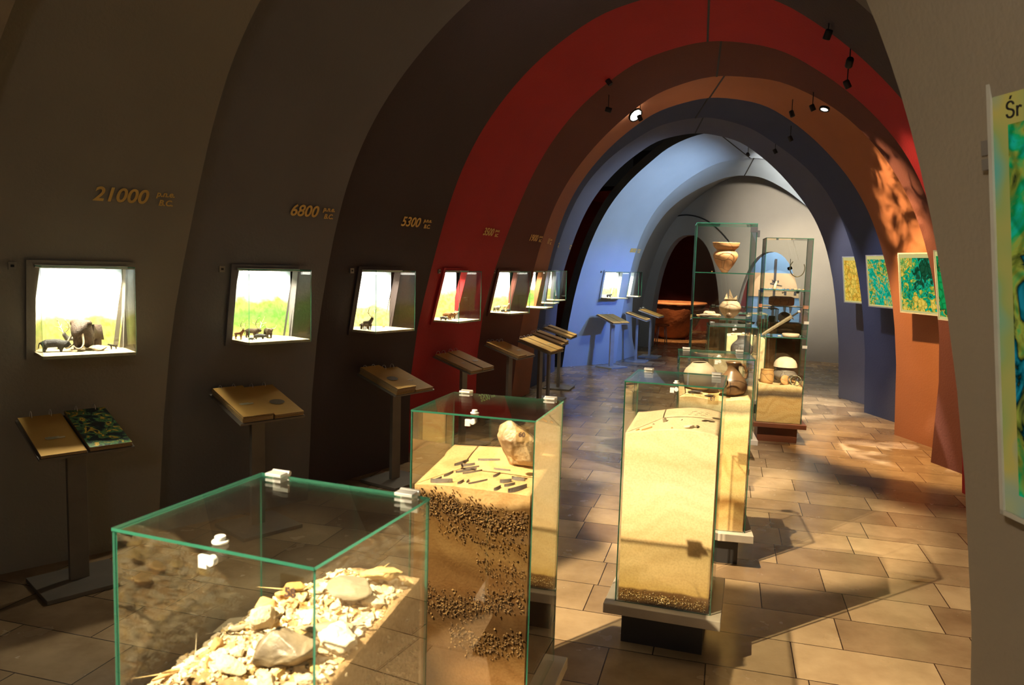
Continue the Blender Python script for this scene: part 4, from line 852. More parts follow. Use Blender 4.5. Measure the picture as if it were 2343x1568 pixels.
for a, b, ln, wd, an, lb in [(.10, .035, .075, .018, 8, 'longest grey blade at the lower left of the sand'), (.075, .05, .045, .010, 55, 'thin blade behind the left end of the longest blade'),
        (.11, .20, .06, .013, 50, 'upper left grey blade near the back of the sand'), (.14, .185, .05, .012, 22, 'pale brown blade right of the upper left one'), (.155, .165, .065, .009, 28, 'slim dark blade in the upper group'),
        (.15, .14, .075, .010, 30, 'long rod-like blade with ridged back in the upper group'), (.175, .135, .07, .008, 32, 'pale slim blade under the ridged rod'), (.10, .10, .045, .011, 62, 'upright-looking blade left of the middle'),
        (.165, .045, .03, .012, 62, 'short stubby blade at the front middle'), (.185, .06, .02, .010, 80, 'tiny dark chip beside the short stubby blade'), (.22, .065, .07, .008, 40, 'slender dark pointed blade at the front middle'),
        (.27, .175, .06, .008, 0, 'dark thin blade left of the boulder foot'), (.265, .13, .035, .011, 60, 'short grey blade right of the middle'), (.31, .09, .04, .016, 20, 'pale knob-ended flake at the right'), (.345, .12, .045, .015, -5, 'flat brown oval flake beside the knob-ended one'),
        (.30, .03, .032, .014, 58, 'stubby grey block at the front right'), (.365, .045, .075, .019, 48, 'thickest dark grey blade at the front right'), (.33, .07, .04, .012, 40, 'short dull blade between the block and the thickest blade'),
        (.20, .24, .08, .010, 8, 'thin grey blade lying along the back of the sand'), (.345, .30, .03, .012, 30, 'small blade half hidden behind the boulder')]:
    blade(V2, a, b, ln, wd, an, lb)
# --- case 3 (pale dune sand)
def h3(a, b): return .985 + .02 * math.sin((a - .1) * 9) + .07 * b + bumpf(.34, .28, .16, .02)(a, b)
V3 = Case(.50, 3.34, -17.5, 'third glass showcase on a pale slab, packed with smooth pale yellow dune sand', soil=M_soil3, h=h3, soil_label='tall block of wavy pale yellow sand above a dark gravel foot in the third showcase', num='61')
items.clear(); band(V3, 620, .205, .262, .02, .40, 'f', .002, .0045, 0, .004); band(V3, 120, .205, .262, .02, .39, 'r', .002, .0045, 0, .003); band(V3, 30, .21, .25, .20, .25, 'f', .005, .0075)
items += []
g3 = pebbles('gravel', items, [surf('golden_grit', (.4, .22, .05), (.22, .11, .03), 60, .6), surf('pale_grit', (.75, .58, .3))], V3.soil, None, (1, .6, .8), 7); g3['kind'] = 'stuff'
G3 = 'small finds on the sand of the third showcase'
for a, b, s_, sq, mt, lb in [(.165, .15, .016, (1, .6, 1.1), S_grey, 'small standing grey point'), (.12, .12, .007, (1, .7, .6), S_dark, 'dark pebble left of the grey point'), (.285, .05, .026, (1.2, .6, .35), S_white, 'whitish flat stone at the front'),
                         (.315, .075, .018, (1.2, .5, .3), S_dark, 'dark flake against the whitish stone'), (.24, .16, .009, (1, .7, .5), S_white, 'pale chip near the middle'), (.21, .04, .007, (1, .7, .6), S_or, 'orange crumb at the front')]:
    o = stone('find_stone', V3.at(a, b, s_ * .25), s_, int(a * 999), mt, sq); tag(o, lb + ' of the third showcase sand', 'stone', G3)
blade(V3, .10, .05, .055, .010, 40, 'long reddish flint at the front left of the third showcase', S_or, 'flint_tool', G3); blade(V3, .06, .045, .02, .009, 40, 'short reddish flint at the far left of the third showcase', S_or, 'flint_tool', G3)
for i in range(12): blade(V3, .27 + .022 * (i % 4) + .006 * (i % 3), .235 + .026 * (i // 4), .014, .005, (i * 37) % 50 - 20, 'tiny dark flint chip among a dozen laid out at the back right of the sand', S_dark, 'flint_chip', 'dozen tiny flint chips in the third showcase', .3)
# --- case 4 (jug)
def h4(a, b): return .965 + .06 * b + .008 * math.sin(a * 20)
V4 = Case(.96, 4.37, -11, 'fourth glass showcase with a cracked dark brown jug on stained sand', soil=M_soil4, h=h4, soil_label='pale sand block with a grey-green stain in the fourth showcase', num='64')
items.clear(); band(V4, 200, .30, .37, .03, .40, 'r', .003, .006, 0, .02); band(V4, 60, .68, .70, .03, .40, 'r', .002, .005)
g4 = pebbles('gravel', items, [S_peb, S_peb2], V4.soil, None, (1, .6, .8), 7); g4['kind'] = 'stuff'
def crackmat(name, c1, c2, dark, scale=6., rough=.6):
    m, nt, out = newmat(name); p = N(nt, 'ShaderNodeBsdfPrincipled'); p.inputs['Roughness'].default_value = rough
    co = objc(nt); vo = N(nt, 'ShaderNodeTexVoronoi'); vo.feature = 'DISTANCE_TO_EDGE'; vo.inputs['Scale'].default_value = scale; L(nt, co, vo.inputs['Vector'])
    vc = N(nt, 'ShaderNodeTexVoronoi'); vc.inputs['Scale'].default_value = scale; L(nt, co, vc.inputs['Vector'])
    sepc = N(nt, 'ShaderNodeSeparateColor'); L(nt, vc.outputs['Color'], sepc.inputs[0])
    nz = N(nt, 'ShaderNodeTexNoise'); nz.inputs['Scale'].default_value = 25; nz.inputs['Detail'].default_value = 5; L(nt, co, nz.inputs['Vector'])
    f = math_(nt, 'MULTIPLY_ADD', nz.outputs[0], .7, math_(nt, 'MULTIPLY', sepc.outputs[0], .45))
    r = ramp(nt, f, [(.35, c1), (.8, c2)]); e = ramp(nt, vo.outputs[0], [(0, (0, 0, 0)), (.022, (1, 1, 1))])
    L(nt, mixc(nt, e.outputs[0], dark, r.outputs[0]), p.inputs['Base Color']); L(nt, p.outputs[0], out.inputs[0]); return m
P_jug = crackmat('dark_jug_clay', (.13, .07, .035), (.24, .14, .07), (.012, .008, .006), 7, .35); P_grey = crackmat('grey_clay', (.2, .17, .14), (.3, .26, .22), (.05, .04, .03), 6, .5)
P_or = crackmat('orange_clay', (.62, .27, .09), (.74, .40, .17), (.16, .07, .03), 9); P_tan = crackmat('tan_clay', (.60, .41, .22), (.7, .52, .3), (.3, .18, .09), 8)
P_sh = surf('grey_beige_sherd', (.42, .34, .24), (.34, .27, .19), 14, .6); P_dkin = surf('sherd_inside', (.07, .055, .05))
def pot(name, O, prof, mat, label, inner=.004, n=32, tilt=None, cat='pottery', grp=None, parent=None):
    pr = [(0.0001, prof[0][1])] + prof + [(max(.0005, r - inner), z - (inner if i == 0 else 0)) for i, (r, z) in enumerate(prof[::-1])][:-1] + [(max(.0005, prof[0][0] - inner), prof[0][1] + inner), (0.0001, prof[0][1] + inner)]
    o = MB().lathe(O, [tuple(p) for p in pr], n, tilt=tilt).build(name, mat, parent, O)
    if label: tag(o, label, cat, grp)
    return o
def sm(prof, k=4): return [tuple(p) for p in catmull(prof, k)]
def leveled(Cs, a, b, dz=0.): return Cs.F(a, b, Cs.h(a, b) + dz)
jg = pot('dark_jug', V4.at(.315, .16, -.002), sm([(.04, 0), (.075, .02), (.086, .055), (.078, .09), (.055, .12), (.036, .145), (.032, .165), (.038, .185), (.046, .196)]), P_jug, 'dark brown narrow-necked jug with a cracked belly in the fourth showcase')
hn = MB(); hn.tube(catmull([tuple(V4.at(.315, .16) + V4.F.a * x + Vector((0, 0, z))) for x, z in ((.034, .18), (.062, .175), (.078, .14), (.074, .10))], 5), .009, 8); hn.build('handle', P_jug, jg)
sh = pot('pale_vessel', V4.at(.14, .25, .0), sm([(.05, 0), (.09, .03), (.102, .07), (.09, .12), (.06, .15), (.045, .165)]), P_sh, 'large pale beige vessel body with a broken neck, left of the dark jug', tilt=Matrix.Rotation(math.radians(-4), 3, 'Y'))
for a, b, s_, lb in [(.10, .12, .045, 'large dark grey sherd lying before the pale vessel'), (.19, .10, .032, 'dark sherd leaning between the pale vessel and the jug')]:
    o = stone('dark_sherd', V4.at(a, b, .008), s_, int(a * 500) + 3, P_dkin, (1.3, .7, .2), Matrix.Rotation(.3, 3, 'Z')); tag(o, lb, 'pottery', 'dark sherds in the fourth showcase')
for i, (a, b, an) in enumerate([(.07, .05, 12), (.11, .07, -14), (.15, .05, 8), (.20, .06, 30), (.13, .035, -25)]): blade(V4, a, b, .055, .005, an, 'thin reddish bone splinter at the front left of the fourth showcase', S_or, 'bone_splinter', 'bone splinters at the front of the fourth showcase')
# --- tall case A
T1 = Case(1.37, 5.86, -11, 'tallest glass showcase with three tiers, an orange funnel-necked urn on top', w=.44, H=2.05, soil=M_soilT1, h=lambda a, b: .72, soil_label='yellow sand block at the foot of the tallest showcase', shelves=(1.34, 1.685), clips=False, slab=M_pl_r)
kb = MB(); kb.box(T1.F, .39, .44, -.012, .0, 1.99, 2.03); kb.build('top_clamp', M_dark, T1.root); kb = MB(); kb.box(T1.F, .445, .47, .1, .13, 1.96, 2.01); kb.build('top_clamp', M_dark, T1.root)
z1, z2 = 1.34, 1.685
pot('funnel_urn', T1.F(.235, .20, z2), sm([(.022, 0), (.03, .012), (.062, .055), (.088, .105), (.094, .135), (.082, .158), (.068, .168), (.074, .18), (.095, .20), (.103, .232)]), P_or, 'orange funnel-necked urn patched from sherds, on the top shelf', cat='pottery')
pot('spouted_pot', T1.F(.29, .17, z1), sm([(.03, 0), (.055, .02), (.08, .06), (.082, .085), (.062, .118), (.045, .13), (.052, .142)]), P_tan, 'round tan pot with a jagged broken rim on the middle shelf')
jr = MB()
for k in (0, 2, 5):
    a = pi * k / 4 + .2; a2 = a + .8; o_ = T1.F(.29, .17, z1 + .14); hh_ = .03 + .01 * k
    jr.add([o_ + Vector((.05 * math.cos(a), .05 * math.sin(a), 0)), o_ + Vector((.05 * math.cos(a2), .05 * math.sin(a2), 0)), o_ + Vector((.058 * math.cos(a + .1), .058 * math.sin(a + .1), hh_)), o_ + Vector((.046 * math.cos(a), .046 * math.sin(a), 0)), o_ + Vector((.046 * math.cos(a2), .046 * math.sin(a2), 0)), o_ + Vector((.054 * math.cos(a + .1), .054 * math.sin(a + .1), hh_))], [(0, 1, 2), (5, 4, 3), (0, 2, 5, 3), (1, 4, 5, 2), (0, 3, 4, 1)])
tag(jr.build('crown_sherd', P_tan), 'jagged crown of tan sherds standing in the rim of the round pot', 'pottery')
def ball(name, O, r, mat, label, cat='stone', sq=1.): o = MB().lathe(O, [(max(.0002, r * math.cos(t)), r * sq * (1 + math.sin(t))) for t in [-pi / 2 + pi * i / 16 for i in range(17)]], 24).build(name, mat, None, O); tag(o, label, cat); return o
ball('clay_ball', T1.F(.275, .055, z1), .022, P_jug, 'small dark clay ball in front of the round tan pot', 'clay ball')
for a, b, s_, sq, m_, lb in [(.14, .22, .045, (1.2, .8, .5), P_tan, 'upturned tan bowl fragment'), (.10, .10, .036, (1.3, .7, .35), P_sh, 'flat pale sherd'), (.18, .09, .036, (1.3, .8, .4), P_tan, 'curved tan sherd'), (.05, .10, .018, (1.2, .8, .5), P_or, 'small red sherd'), (.21, .24, .02, (1, 1, .5), P_tan, 'small tan lump')]:
    o = stone('pot_sherd', T1.F(a, b, z1 + s_ * sq[2] + .001), s_, int(a * 777), m_, sq, Matrix.Identity(3), n=30); tag(o, lb + ' on the middle shelf of the tallest showcase', 'pottery', 'sherds on the middle shelf of the tallest showcase')
o = stone('red_crumb', T1.F(.13, .05, z2 + .006), .008, 4, P_or, (1, .8, .7)); tag(o, 'tiny red crumb of clay left of the funnel urn', 'sherd')
for a, b, s_, m_, lb in [(.1, .1, .03, P_or, 'reddish sherd on the sand left, lowest tier'), (.3, .12, .03, P_or, 'reddish sherd on the sand right, lowest tier'), (.2, .2, .035, P_sh, 'pale sherd on the sand centre, lowest tier')]:
    o = stone('ground_sherd', T1.F(a, b, .72 + s_ * .2), s_, int(a * 400), m_, (1.3, .8, .3)); tag(o, lb + ' of the tallest showcase', 'pottery', 'sherds on the sand of the tallest showcase')
# --- case 5
V5 = Case(1.76, 6.86, -11, 'low glass showcase behind the tallest one, holding a grey jug', w=.43, soil=M_soil5, h=lambda a, b: .91 + .02 * b, soil_label='sand block under the grey jug behind the tallest showcase')
pot('grey_jug', V5.at(.31, .2, 0), sm([(.05, 0), (.085, .03), (.098, .075), (.088, .115), (.055, .15), (.043, .165), (.042, .19), (.047, .2)]), P_grey, 'grey incised jug in the showcase behind the tallest one')
for i, (a, b) in enumerate([(.12, .08), (.17, .1), (.21, .06), (.1, .15)]):
    o = stone('red_sherd', V5.at(a, b, .006), .02, i * 7 + 2, P_or, (1.2, .8, .35)); tag(o, 'small red sherd beside the grey jug, one of four in a cluster', 'pottery', 'red sherds beside the grey jug')
# --- tall case B
T2 = Case(2.47, 7.62, -13, 'right tall glass showcase with a sword, a burnt soil layer and a red-brown base', w=.44, H=2.03, soil=M_soilT2, h=lambda a, b: .575 + .03 * b + .008 * math.sin(a * 25), soil_label='brown soil block with a charred black seam in the right tall showcase', shelves=(1.06, 1.53), clips=False, slab=M_pl_r)
for z in (.96, 1.2): MB().box(T2.F, .40, .445, -.010, .0, z, z + .028).build('pane_clamp', M_chrome, T2.root)
pot('grey_vessel', T2.at(.28, .22, 0), sm([(.045, 0), (.05, .01), (.11, .05), (.118, .08), (.10, .105), (.085, .125), (.088, .15)]), P_grey, 'wide grey vessel under a white domed sherd in the right tall showcase', n=40)
dm = MB(); dm.lathe(T2.at(.28, .22, .158), [(.115, 0), (.112, .03), (.095, .065), (.06, .092), (.02, .102), (.0003, .103), (.0003, .098), (.06, .087), (.09, .062), (.107, .028), (.11, 0)], 36); tag(dm.build('domed_sherd', surf('white_clay', (.86, .74, .55), (.78, .64, .45), 20, .8), None, T2.at(.28, .22, .158)), 'large white dome-shaped sherd resting on the grey vessel', 'pottery')
pot('tan_cup', T2.at(.10, .13, 0), sm([(.055, 0), (.066, .02), (.067, .08), (.062, .125), (.065, .135)]), crackmat('cup_clay', (.5, .27, .09), (.62, .38, .15), (.2, .1, .04), 5), 'tan straight-sided cup at the left of the right tall showcase')
bl = MB(); bl.lathe(T2.at(.27, .07, .048), [(max(.0003, .048 * math.cos(t)), .013 * math.sin(t)) for t in [-pi / 2 + pi * i / 12 for i in range(13)]], 28, tilt=Matrix.Rotation(math.radians(80), 3, 'X')); tag(bl.build('clay_disc', P_or, None, T2.at(.27, .07, 0)), 'round orange clay disc standing on edge before the grey vessel', 'clay disc')
for i, (a, rr, tl, yw) in enumerate([(.335, .045, 70, 20), (.37, .052, 62, -15)]):
    R_ = Matrix.Rotation(math.radians(yw), 3, 'Z') @ Matrix.Rotation(math.radians(tl), 3, 'X'); c_ = T2.at(a, .075, rr * math.sin(math.radians(tl)) + .002)
    tag(MB().tube([c_ + R_ @ Vector((rr * math.cos(2 * pi * k / 28), rr * math.sin(2 * pi * k / 28), 0)) for k in range(28)], .005, 8, closed=True).build('bronze_ring', surf('dull_bronze', (.16, .15, .1), rough=.35, metal=.7)), ('left' if i == 0 else 'right') + ' dull bronze ring of the two by the orange disc', 'ring', 'bronze rings in the right tall showcase')
# sword leaning on the shelf
a_ = T2.F(.02, .1, 1.066); b_ = T2.F(.40, .3, 1.315); dv = (b_ - a_).normalized(); sd = dv.cross(Vector((0, .2, 1))).normalized(); nn_ = sd.cross(dv)
sw = MB(); V = []
for t, w_ in ((0, .002), (.04, .014), (.5, .017), (.76, .019)):
    c_ = a_.lerp(b_, t)
    for q in ((-1, 0), (0, .3), (1, 0), (0, -.3)): V.append(c_ + nn_ * q[0] * w_ + sd * q[1] * .012)
Fc = [(0, 1, 2, 3)] + [(4 * k + q, 4 * k + (q + 1) % 4, 4 * k + 4 + (q + 1) % 4, 4 * k + 4 + q) for k in range(3) for q in range(4)] + [(15, 14, 13, 12)]
sw.add(V, Fc); so = sw.build('iron_sword', surf('corroded_iron', (.22, .18, .12), (.34, .29, .2), 50, .4, .5), None, a_); tag(so, 'long iron sword leaning diagonally on the glass shelf', 'sword')
MB().tube([a_.lerp(b_, .78), a_.lerp(b_, .93)], .010, 8).build('grip', M_black, so); MB().tube([a_.lerp(b_, .77) - nn_ * .035, a_.lerp(b_, .77) + nn_ * .035], .006, 8).build('crossguard', F_grey, so)
MB().lathe(a_.lerp(b_, .96) - Vector((0, 0, .012)), [(.0003, 0), (.014, .005), (.018, .014), (.014, .024), (.0003, .028)], 14).build('pommel', M_chrome, so)
pl = MB(); pl.lathe(T2.F(.30, .13, 1.0605), [(.0003, 0), (.07, 0), (.082, .01), (.084, .026), (.078, .032), (.0003, .034)], 36); tag(pl.build('grindstone', surf('pale_stone', (.6, .5, .38), (.5, .4, .3), 20, .8)), 'flat pale round grindstone on the lower glass shelf', 'grindstone')
o = stone('pale_chip', T2.F(.19, .09, 1.068), .016, 9, S_white, (1.4, .7, .5)); tag(o, 'pale chip left of the grindstone', 'stone'); o = stone('dark_brooch', T2.F(.08, .06, 1.067), .012, 12, P_dkin, (1.5, .7, .5)); tag(o, 'small dark metal fragment at the left of the lower shelf', 'metal fragment')
for i, a in enumerate([.03, .07, .115, .17, .22, .27, .31, .35, .39]):
    o = stone('bone_fragment', T2.F(a, .08 + .03 * (i % 3), 1.5365), .014, i * 5 + 1, [F_ivory, S_white, P_or][i % 3], (1.6, .7, .42), Matrix.Rotation(i, 3, 'Z')); tag(o, 'small bone fragment in the row along the upper glass shelf', 'bone', 'bone fragments on the upper shelf')
hb = MB(); hb.tube([T2.F(.11, .09, 1.532), T2.F(.118, .09, 1.57), T2.F(.13, .09, 1.61)], [.018, .014, .009], 10); tag(hb.build('carved_bone', S_white), 'upright white carved bone on the upper shelf', 'bone')
sk = T2.F(.33, .2, 1.745)
tag(MB().tube(catmull([tuple(sk + T2.F.a * (.07 * math.cos(t)) + Vector((0, 0, .085 * math.sin(t)))) for t in [math.radians(d_) for d_ in range(130, 400, 20)]], 3), .0045, 8).build('neck_ring', surf('dark_bronze', (.1, .09, .05), rough=.3, metal=.8)), 'thin open bronze neck ring hanging in the upper part of the right tall showcase', 'ring')
tag(MB().tube([T2.F(.27, .2, 2.03), T2.F(.335, .2, 1.83)], .0012, 6).build('hanging_thread', M_chrome), 'fine thread carrying the bronze neck ring', 'thread')
# --- cases further back
V6 = Case(2.52, 9.0, -13, 'glass showcase of brightly lit sand behind the grey jug', w=.45, soil=M_soil5, h=lambda a, b: .93 + .02 * math.sin(a * 9), soil_label='brightly lit pale sand block behind the grey jug')
for i, (a, b, m_) in enumerate([(.08, .1, P_tan), (.2, .15, S_white), (.33, .1, P_tan), (.28, .25, P_or)]):
    o = stone('lit_stone', V6.at(a, b, .012), .03, i * 9, m_, (1.2, .8, .6)); tag(o, 'stone lying on the brightly lit sand, ' + ['leftmost of four', 'second of four from the left', 'rightmost of four', 'reddish one of four'][i], 'stone', 'stones on the brightly lit sand')
V7 = Case(2.72, 10.6, -13, 'glass showcase before the left doorway holding bowls', w=.9, soil=M_soilD, h=lambda a, b: .93, soil_label='dark soil block in the wide showcase near the doorway')
pot('pink_bowl', V7.at(.72, .2), sm([(.03, 0), (.07, .03), (.085, .07), (.06, .11), (.045, .12)]), surf('pink_clay', (.72, .45, .35)), 'pinkish bowl in the wide showcase near the doorway'); pot('brown_bowl', V7.at(.5, .2), sm([(.05, 0), (.1, .04), (.12, .07)]), P_jug, 'flat dark bowl beside the pinkish bowl'); pot('small_tan_bowl', V7.at(.22, .2), sm([(.04, 0), (.08, .04), (.09, .07)]), P_tan, 'small tan bowl at the left of the wide showcase')
V8 = Case(3.66, 11.4, -13, 'glass showcase before the blue niche holding a red clay tile and two pots', w=.62, H=1.42, soil=M_soilD, h=lambda a, b: .95, soil_label='brown soil block with pale top before the blue niche', shelves=(1.2,), slab=M_pl_r)
pot('green_pot', V8.at(.20, .18), sm([(.03, 0), (.055, .03), (.058, .06), (.045, .095)]), surf('olive_clay', (.22, .2, .08)), 'small olive pot left of the pale jar', inner=.006)
pot('pale_jar', V8.at(.36, .18, .02), sm([(.03, 0), (.08, .03), (.095, .075), (.08, .12), (.06, .135)]), surf('cream_clay', (.78, .62, .4)), 'pale jar with a dark mouth lying tilted before the blue niche', tilt=Matrix.Rotation(math.radians(38), 3, 'X') )
tl = MB(); n = 14
V = []
for k in range(n + 1):
    x = k / n; r_ = .072 * (1 - abs(2 * x - 1) ** 6 * .25)
    for j in range(12): t = 2 * pi * j / 12; V.append(V8.F(.14 + .36 * x, .2 + .8 * r_ * math.cos(t), 1.2725 + r_ * math.sin(t)))
Fc = [(12 * k + j, 12 * k + (j + 1) % 12, 12 * k + 12 + (j + 1) % 12, 12 * k + 12 + j) for k in range(n) for j in range(12)] + [list(range(12))[::-1], [12 * n + j for j in range(12)]]
tag(tl.add(V, Fc, 0, True).build('clay_drum', P_or), 'long orange-red clay cylinder on the upper glass before the blue niche', 'pottery')
# --- red room: cauldron-shaped rock, rim slab, stool
o_ = Vector((3.95, 18.9, 0)); big = surf('rough_cast_rock', (.28, .10, .04), (.13, .05, .025), 3.5, .8, bump=1., bscale=12)
prof = sm([(.30, 0), (.42, .10), (.62, .42), (.72, .68), (.74, .80), (.70, .83)]); prof = [(.001, 0)] + prof + [(.62, .82), (.60, .70), (.001, .6)]
bm_ = MB().lathe((0, 0, 0), [tuple(p) for p in prof], 48)
bm_.v = [tuple(o_ + Vector(v) * (1 + .05 * noise.fractal(Vector(v) * 3.2, 1, 2, 4))) for v in bm_.v]; cb_ = bm_.build('stone_cauldron', big, None, o_); tag(cb_, 'huge rough brown cauldron-shaped stone in the dark red room', 'cauldron')
MB().lathe(o_ + Vector((0, 0, .85)), [(.58, 0), (.80, 0), (.81, .03), (.79, .055), (.58, .05), (.58, 0)], 44).build('rim_slab', surf('rim_slab', (.55, .3, .17), (.42, .22, .12), 5, .8, bump=.4), cb_)
so_ = Vector((3.33, 17.1, 0)); st = empty('round_stool', so_, 'small round stool with an orange seat and thin metal legs before the cauldron', 'stool')
MB().lathe(so_ + Vector((0, 0, .43)), [(.0005, 0), (.15, 0), (.17, .015), (.165, .04), (.0005, .045)], 24).build('seat', surf('orange_seat', (.6, .13, .03)), st)
for k in range(4): a = pi / 4 + k * pi / 2; MB().tube([so_ + Vector((.11 * math.cos(a), .11 * math.sin(a), .43)), so_ + Vector((.16 * math.cos(a), .16 * math.sin(a), .0))], .010, 6).build('leg', M_chrome, st)
# ------------------------------------------------------------------ light boxes on the right wall
def artmat(name, pal, seed, strength, scale=5.):
    m, nt, out = newmat(name); co = geo(nt); mp = N(nt, 'ShaderNodeMapping'); mp.inputs['Location'].default_value = (seed, seed * 1.3, seed * .6); mp.inputs['Scale'].default_value = (1, 1, .85); L(nt, co, mp.inputs[0])
    n0 = N(nt, 'ShaderNodeTexNoise'); n0.inputs['Scale'].default_value = scale * .45; n0.inputs['Detail'].default_value = 2; L(nt, mp.outputs[0], n0.inputs['Vector'])
    n1 = N(nt, 'ShaderNodeTexNoise'); n1.inputs['Scale'].default_value = scale * 2.4; n1.inputs['Detail'].default_value = 6; n1.inputs['Distortion'].default_value = 1.6; L(nt, mp.outputs[0], n1.inputs['Vector'])
    f = math_(nt, 'MULTIPLY_ADD', n0.outputs[0], .75, math_(nt, 'MULTIPLY', n1.outputs[0], .45))
    r = ramp(nt, f, [(.42 + .04 * i, c) for i, c in enumerate(pal)])
    n2 = N(nt, 'ShaderNodeTexVoronoi'); n2.feature = 'DISTANCE_TO_EDGE'; n2.inputs['Scale'].default_value = scale * 4.; L(nt, mp.outputs[0], n2.inputs['Vector'])
    e = ramp(nt, n2.outputs[0], [(.03, (.12, .22, .08)), (.12, (1, 1, 1))])
    em = N(nt, 'ShaderNodeEmission'); em.inputs[1].default_value = strength; L(nt, mixc(nt, .5, r.outputs[0], e.outputs[0], 'MULTIPLY'), em.inputs[0]); L(nt, em.outputs[0], out.inputs[0]); return m
YL = (.72, .47, .05); YL2 = (.82, .56, .09); GN = (.01, .32, .08); TQ = (.01, .42, .26); DG = (.01, .07, .03); OR = (.75, .36, .04); CR = (.9, .8, .45)
M_lbf = emis('lightbox_margin', (.74, .66, .25), .75)
M_lbs = surf('lightbox_shell', (.6, .58, .5), rough=.4)
def lightbox(k, far, wd, z0, z1, art, label, off=.16, margin=.018, fm=None, cap=None):
    p, t, n, lean, g = right_frame(k, .5); L0 = (g(1, 1.6) - g(0, 1.6)).length; p = g(1, 1.6) - t * far; p.z = 0
    sl = (lean(z1) - lean(z0)) / (z1 - z0) * (.62 if k == '0' else .8); X = lambda a, b, z: p - t * a + n * (off + b + sl * (z - 1.6)) + Vector((0, 0, z))      # a runs towards the camera
    root = empty('light_box', X(wd / 2, 0, z0), label, 'light box', 'glowing picture boxes on the right wall')
    MB().box(X, 0, wd, -.05, 0, z0, z1).build('housing', M_lbs, root, bev=.003)
    fr_ = MB()
    for a0, a1, b0, b1 in ((0, wd, z0, z0 + .012), (0, wd, z1 - .012, z1), (0, .012, z0, z1), (wd - .012, wd, z0, z1)): fr_.box(X, a0, a1, 0, .008, b0, b1)
    fr_.build('frame', M_lbs, root)
    MB().box(X, .013, wd - .013, .0005, .003, z0 + .013, z1 - .013).build('lit_margin', fm or M_lbf, root)
    MB().box(X, margin + .013, wd - margin - .013, .0035, .005, z0 + margin + .013, z1 - margin - .013 - (.05 if cap else .02)).build('picture', art, root)
    for z in (z0 + .15 * (z1 - z0), z1 - .15 * (z1 - z0)): MB().box(X, wd * .3, wd * .36, -off - .06 + (.0 if z > 1.6 else -.04), -.05, z, z + .03).build('wall_bracket', M_steel, root)
    if cap: text_mesh(cap, .05, X(.055, .0045, z1 - .10), -t, (X(0, 0, 1) - X(0, 0, 0)).normalized(), n, M_black, 'caption', root)
    return X, root
lightbox('8', .42, .62, 1.33, 1.93, artmat('autumn_picture', [DG, TQ, YL, YL2, YL, OR, YL2], 3., .95), 'farthest glowing picture box, mostly yellow and orange, on the slate band')
lightbox('7', .42, .62, 1.33, 1.93, artmat('green_picture', [DG, GN, TQ, TQ, GN, YL, TQ], 9., .95), 'glowing picture box dominated by turquoise green, on the navy band')
lightbox('6', .36, .62, 1.33, 1.93, artmat('river_picture', [DG, TQ, GN, YL, YL2, GN, YL2], 15., 1.0), 'glowing picture box of yellow foliage round a green river, on the orange band')
lightbox('5', .28, .62, 1.33, 1.93, artmat('forest_picture', [DG, DG, TQ, GN, YL, DG, GN], 21., .9), 'partly hidden glowing picture box, dark green, on the maroon band')
def margin_mat():
    m, nt, out = newmat('painted_margin'); co = geo(nt); n1 = N(nt, 'ShaderNodeTexNoise'); n1.inputs['Scale'].default_value = 3.; n1.inputs['Detail'].default_value = 2; L(nt, co, n1.inputs['Vector'])
    r = ramp(nt, n1.outputs[0], [(.38, (.10, .34, .24)), (.46, (.30, .32, .08)), (.55, (.44, .33, .07)), (.64, (.16, .28, .22))]); em = N(nt, 'ShaderNodeEmission'); em.inputs[1].default_value = .55; L(nt, r.outputs[0], em.inputs[0]); L(nt, em.outputs[0], out.inputs[0]); return m
LX, LR = lightbox('0', .265, 1.0, 1.14, 2.15, artmat('wetland_picture', [(.0, .01, .01), (.0, .015, .02), TQ, GN, (.3, .32, .04), (0, .01, .01), (.01, .2, .25)], 30., .6, 3.2), 'large glowing picture box with a caption, nearest of those on the right wall', off=.05, margin=.05, fm=margin_mat(), cap='\u015ar')
c_ = MB(); c_.box(LX, -.05, -.012, -.04, -.01, 1.985, 2.06); c_.box(LX, -.035, -.005, -.04, .0, 1.95, 1.975); c_.build('cable_socket', surf('grey_socket', (.2, .18, .16)), LR)
# ------------------------------------------------------------------ lamps
WARM = (1, .80, .50); NEU = (1, .88, .70); COOL = (.75, .85, 1.0)
def spot(name, p, tgt, power, col, ang=45, blend=.4, r=.03, gobo=None, fixture=True, label=None, glow=None):
    ld = bpy.data.lights.new(name, 'SPOT'); ld.energy = power; ld.color = col; ld.spot_size = math.radians(ang); ld.spot_blend = blend; ld.shadow_soft_size = r
    o = bpy.data.objects.new(name, ld); C.objects.link(o); p = Vector(p); d = (Vector(tgt) - p).normalized()
    o.location = p; o.rotation_euler = d.to_track_quat('-Z', 'Y').to_euler()
    if gobo:
        ld.use_nodes = True; nt = ld.node_tree; em = nt.nodes['Emission']
        tc = nt.nodes.new('ShaderNodeTexCoord'); nz = nt.nodes.new('ShaderNodeTexNoise'); nz.inputs['Scale'].default_value = gobo; nz.inputs['Detail'].default_value = 3; nz.inputs['Distortion'].default_value = .8
        nt.links.new(tc.outputs['Normal'], nz.inputs['Vector']); r_ = ramp(nt, nz.outputs[0], [(.44, (.0, .0, .0)), (.6, (1, 1, 1))]); nt.links.new(r_.outputs[0], em.inputs[0])
    if fixture: fix(p, d, label, glow)
    return o
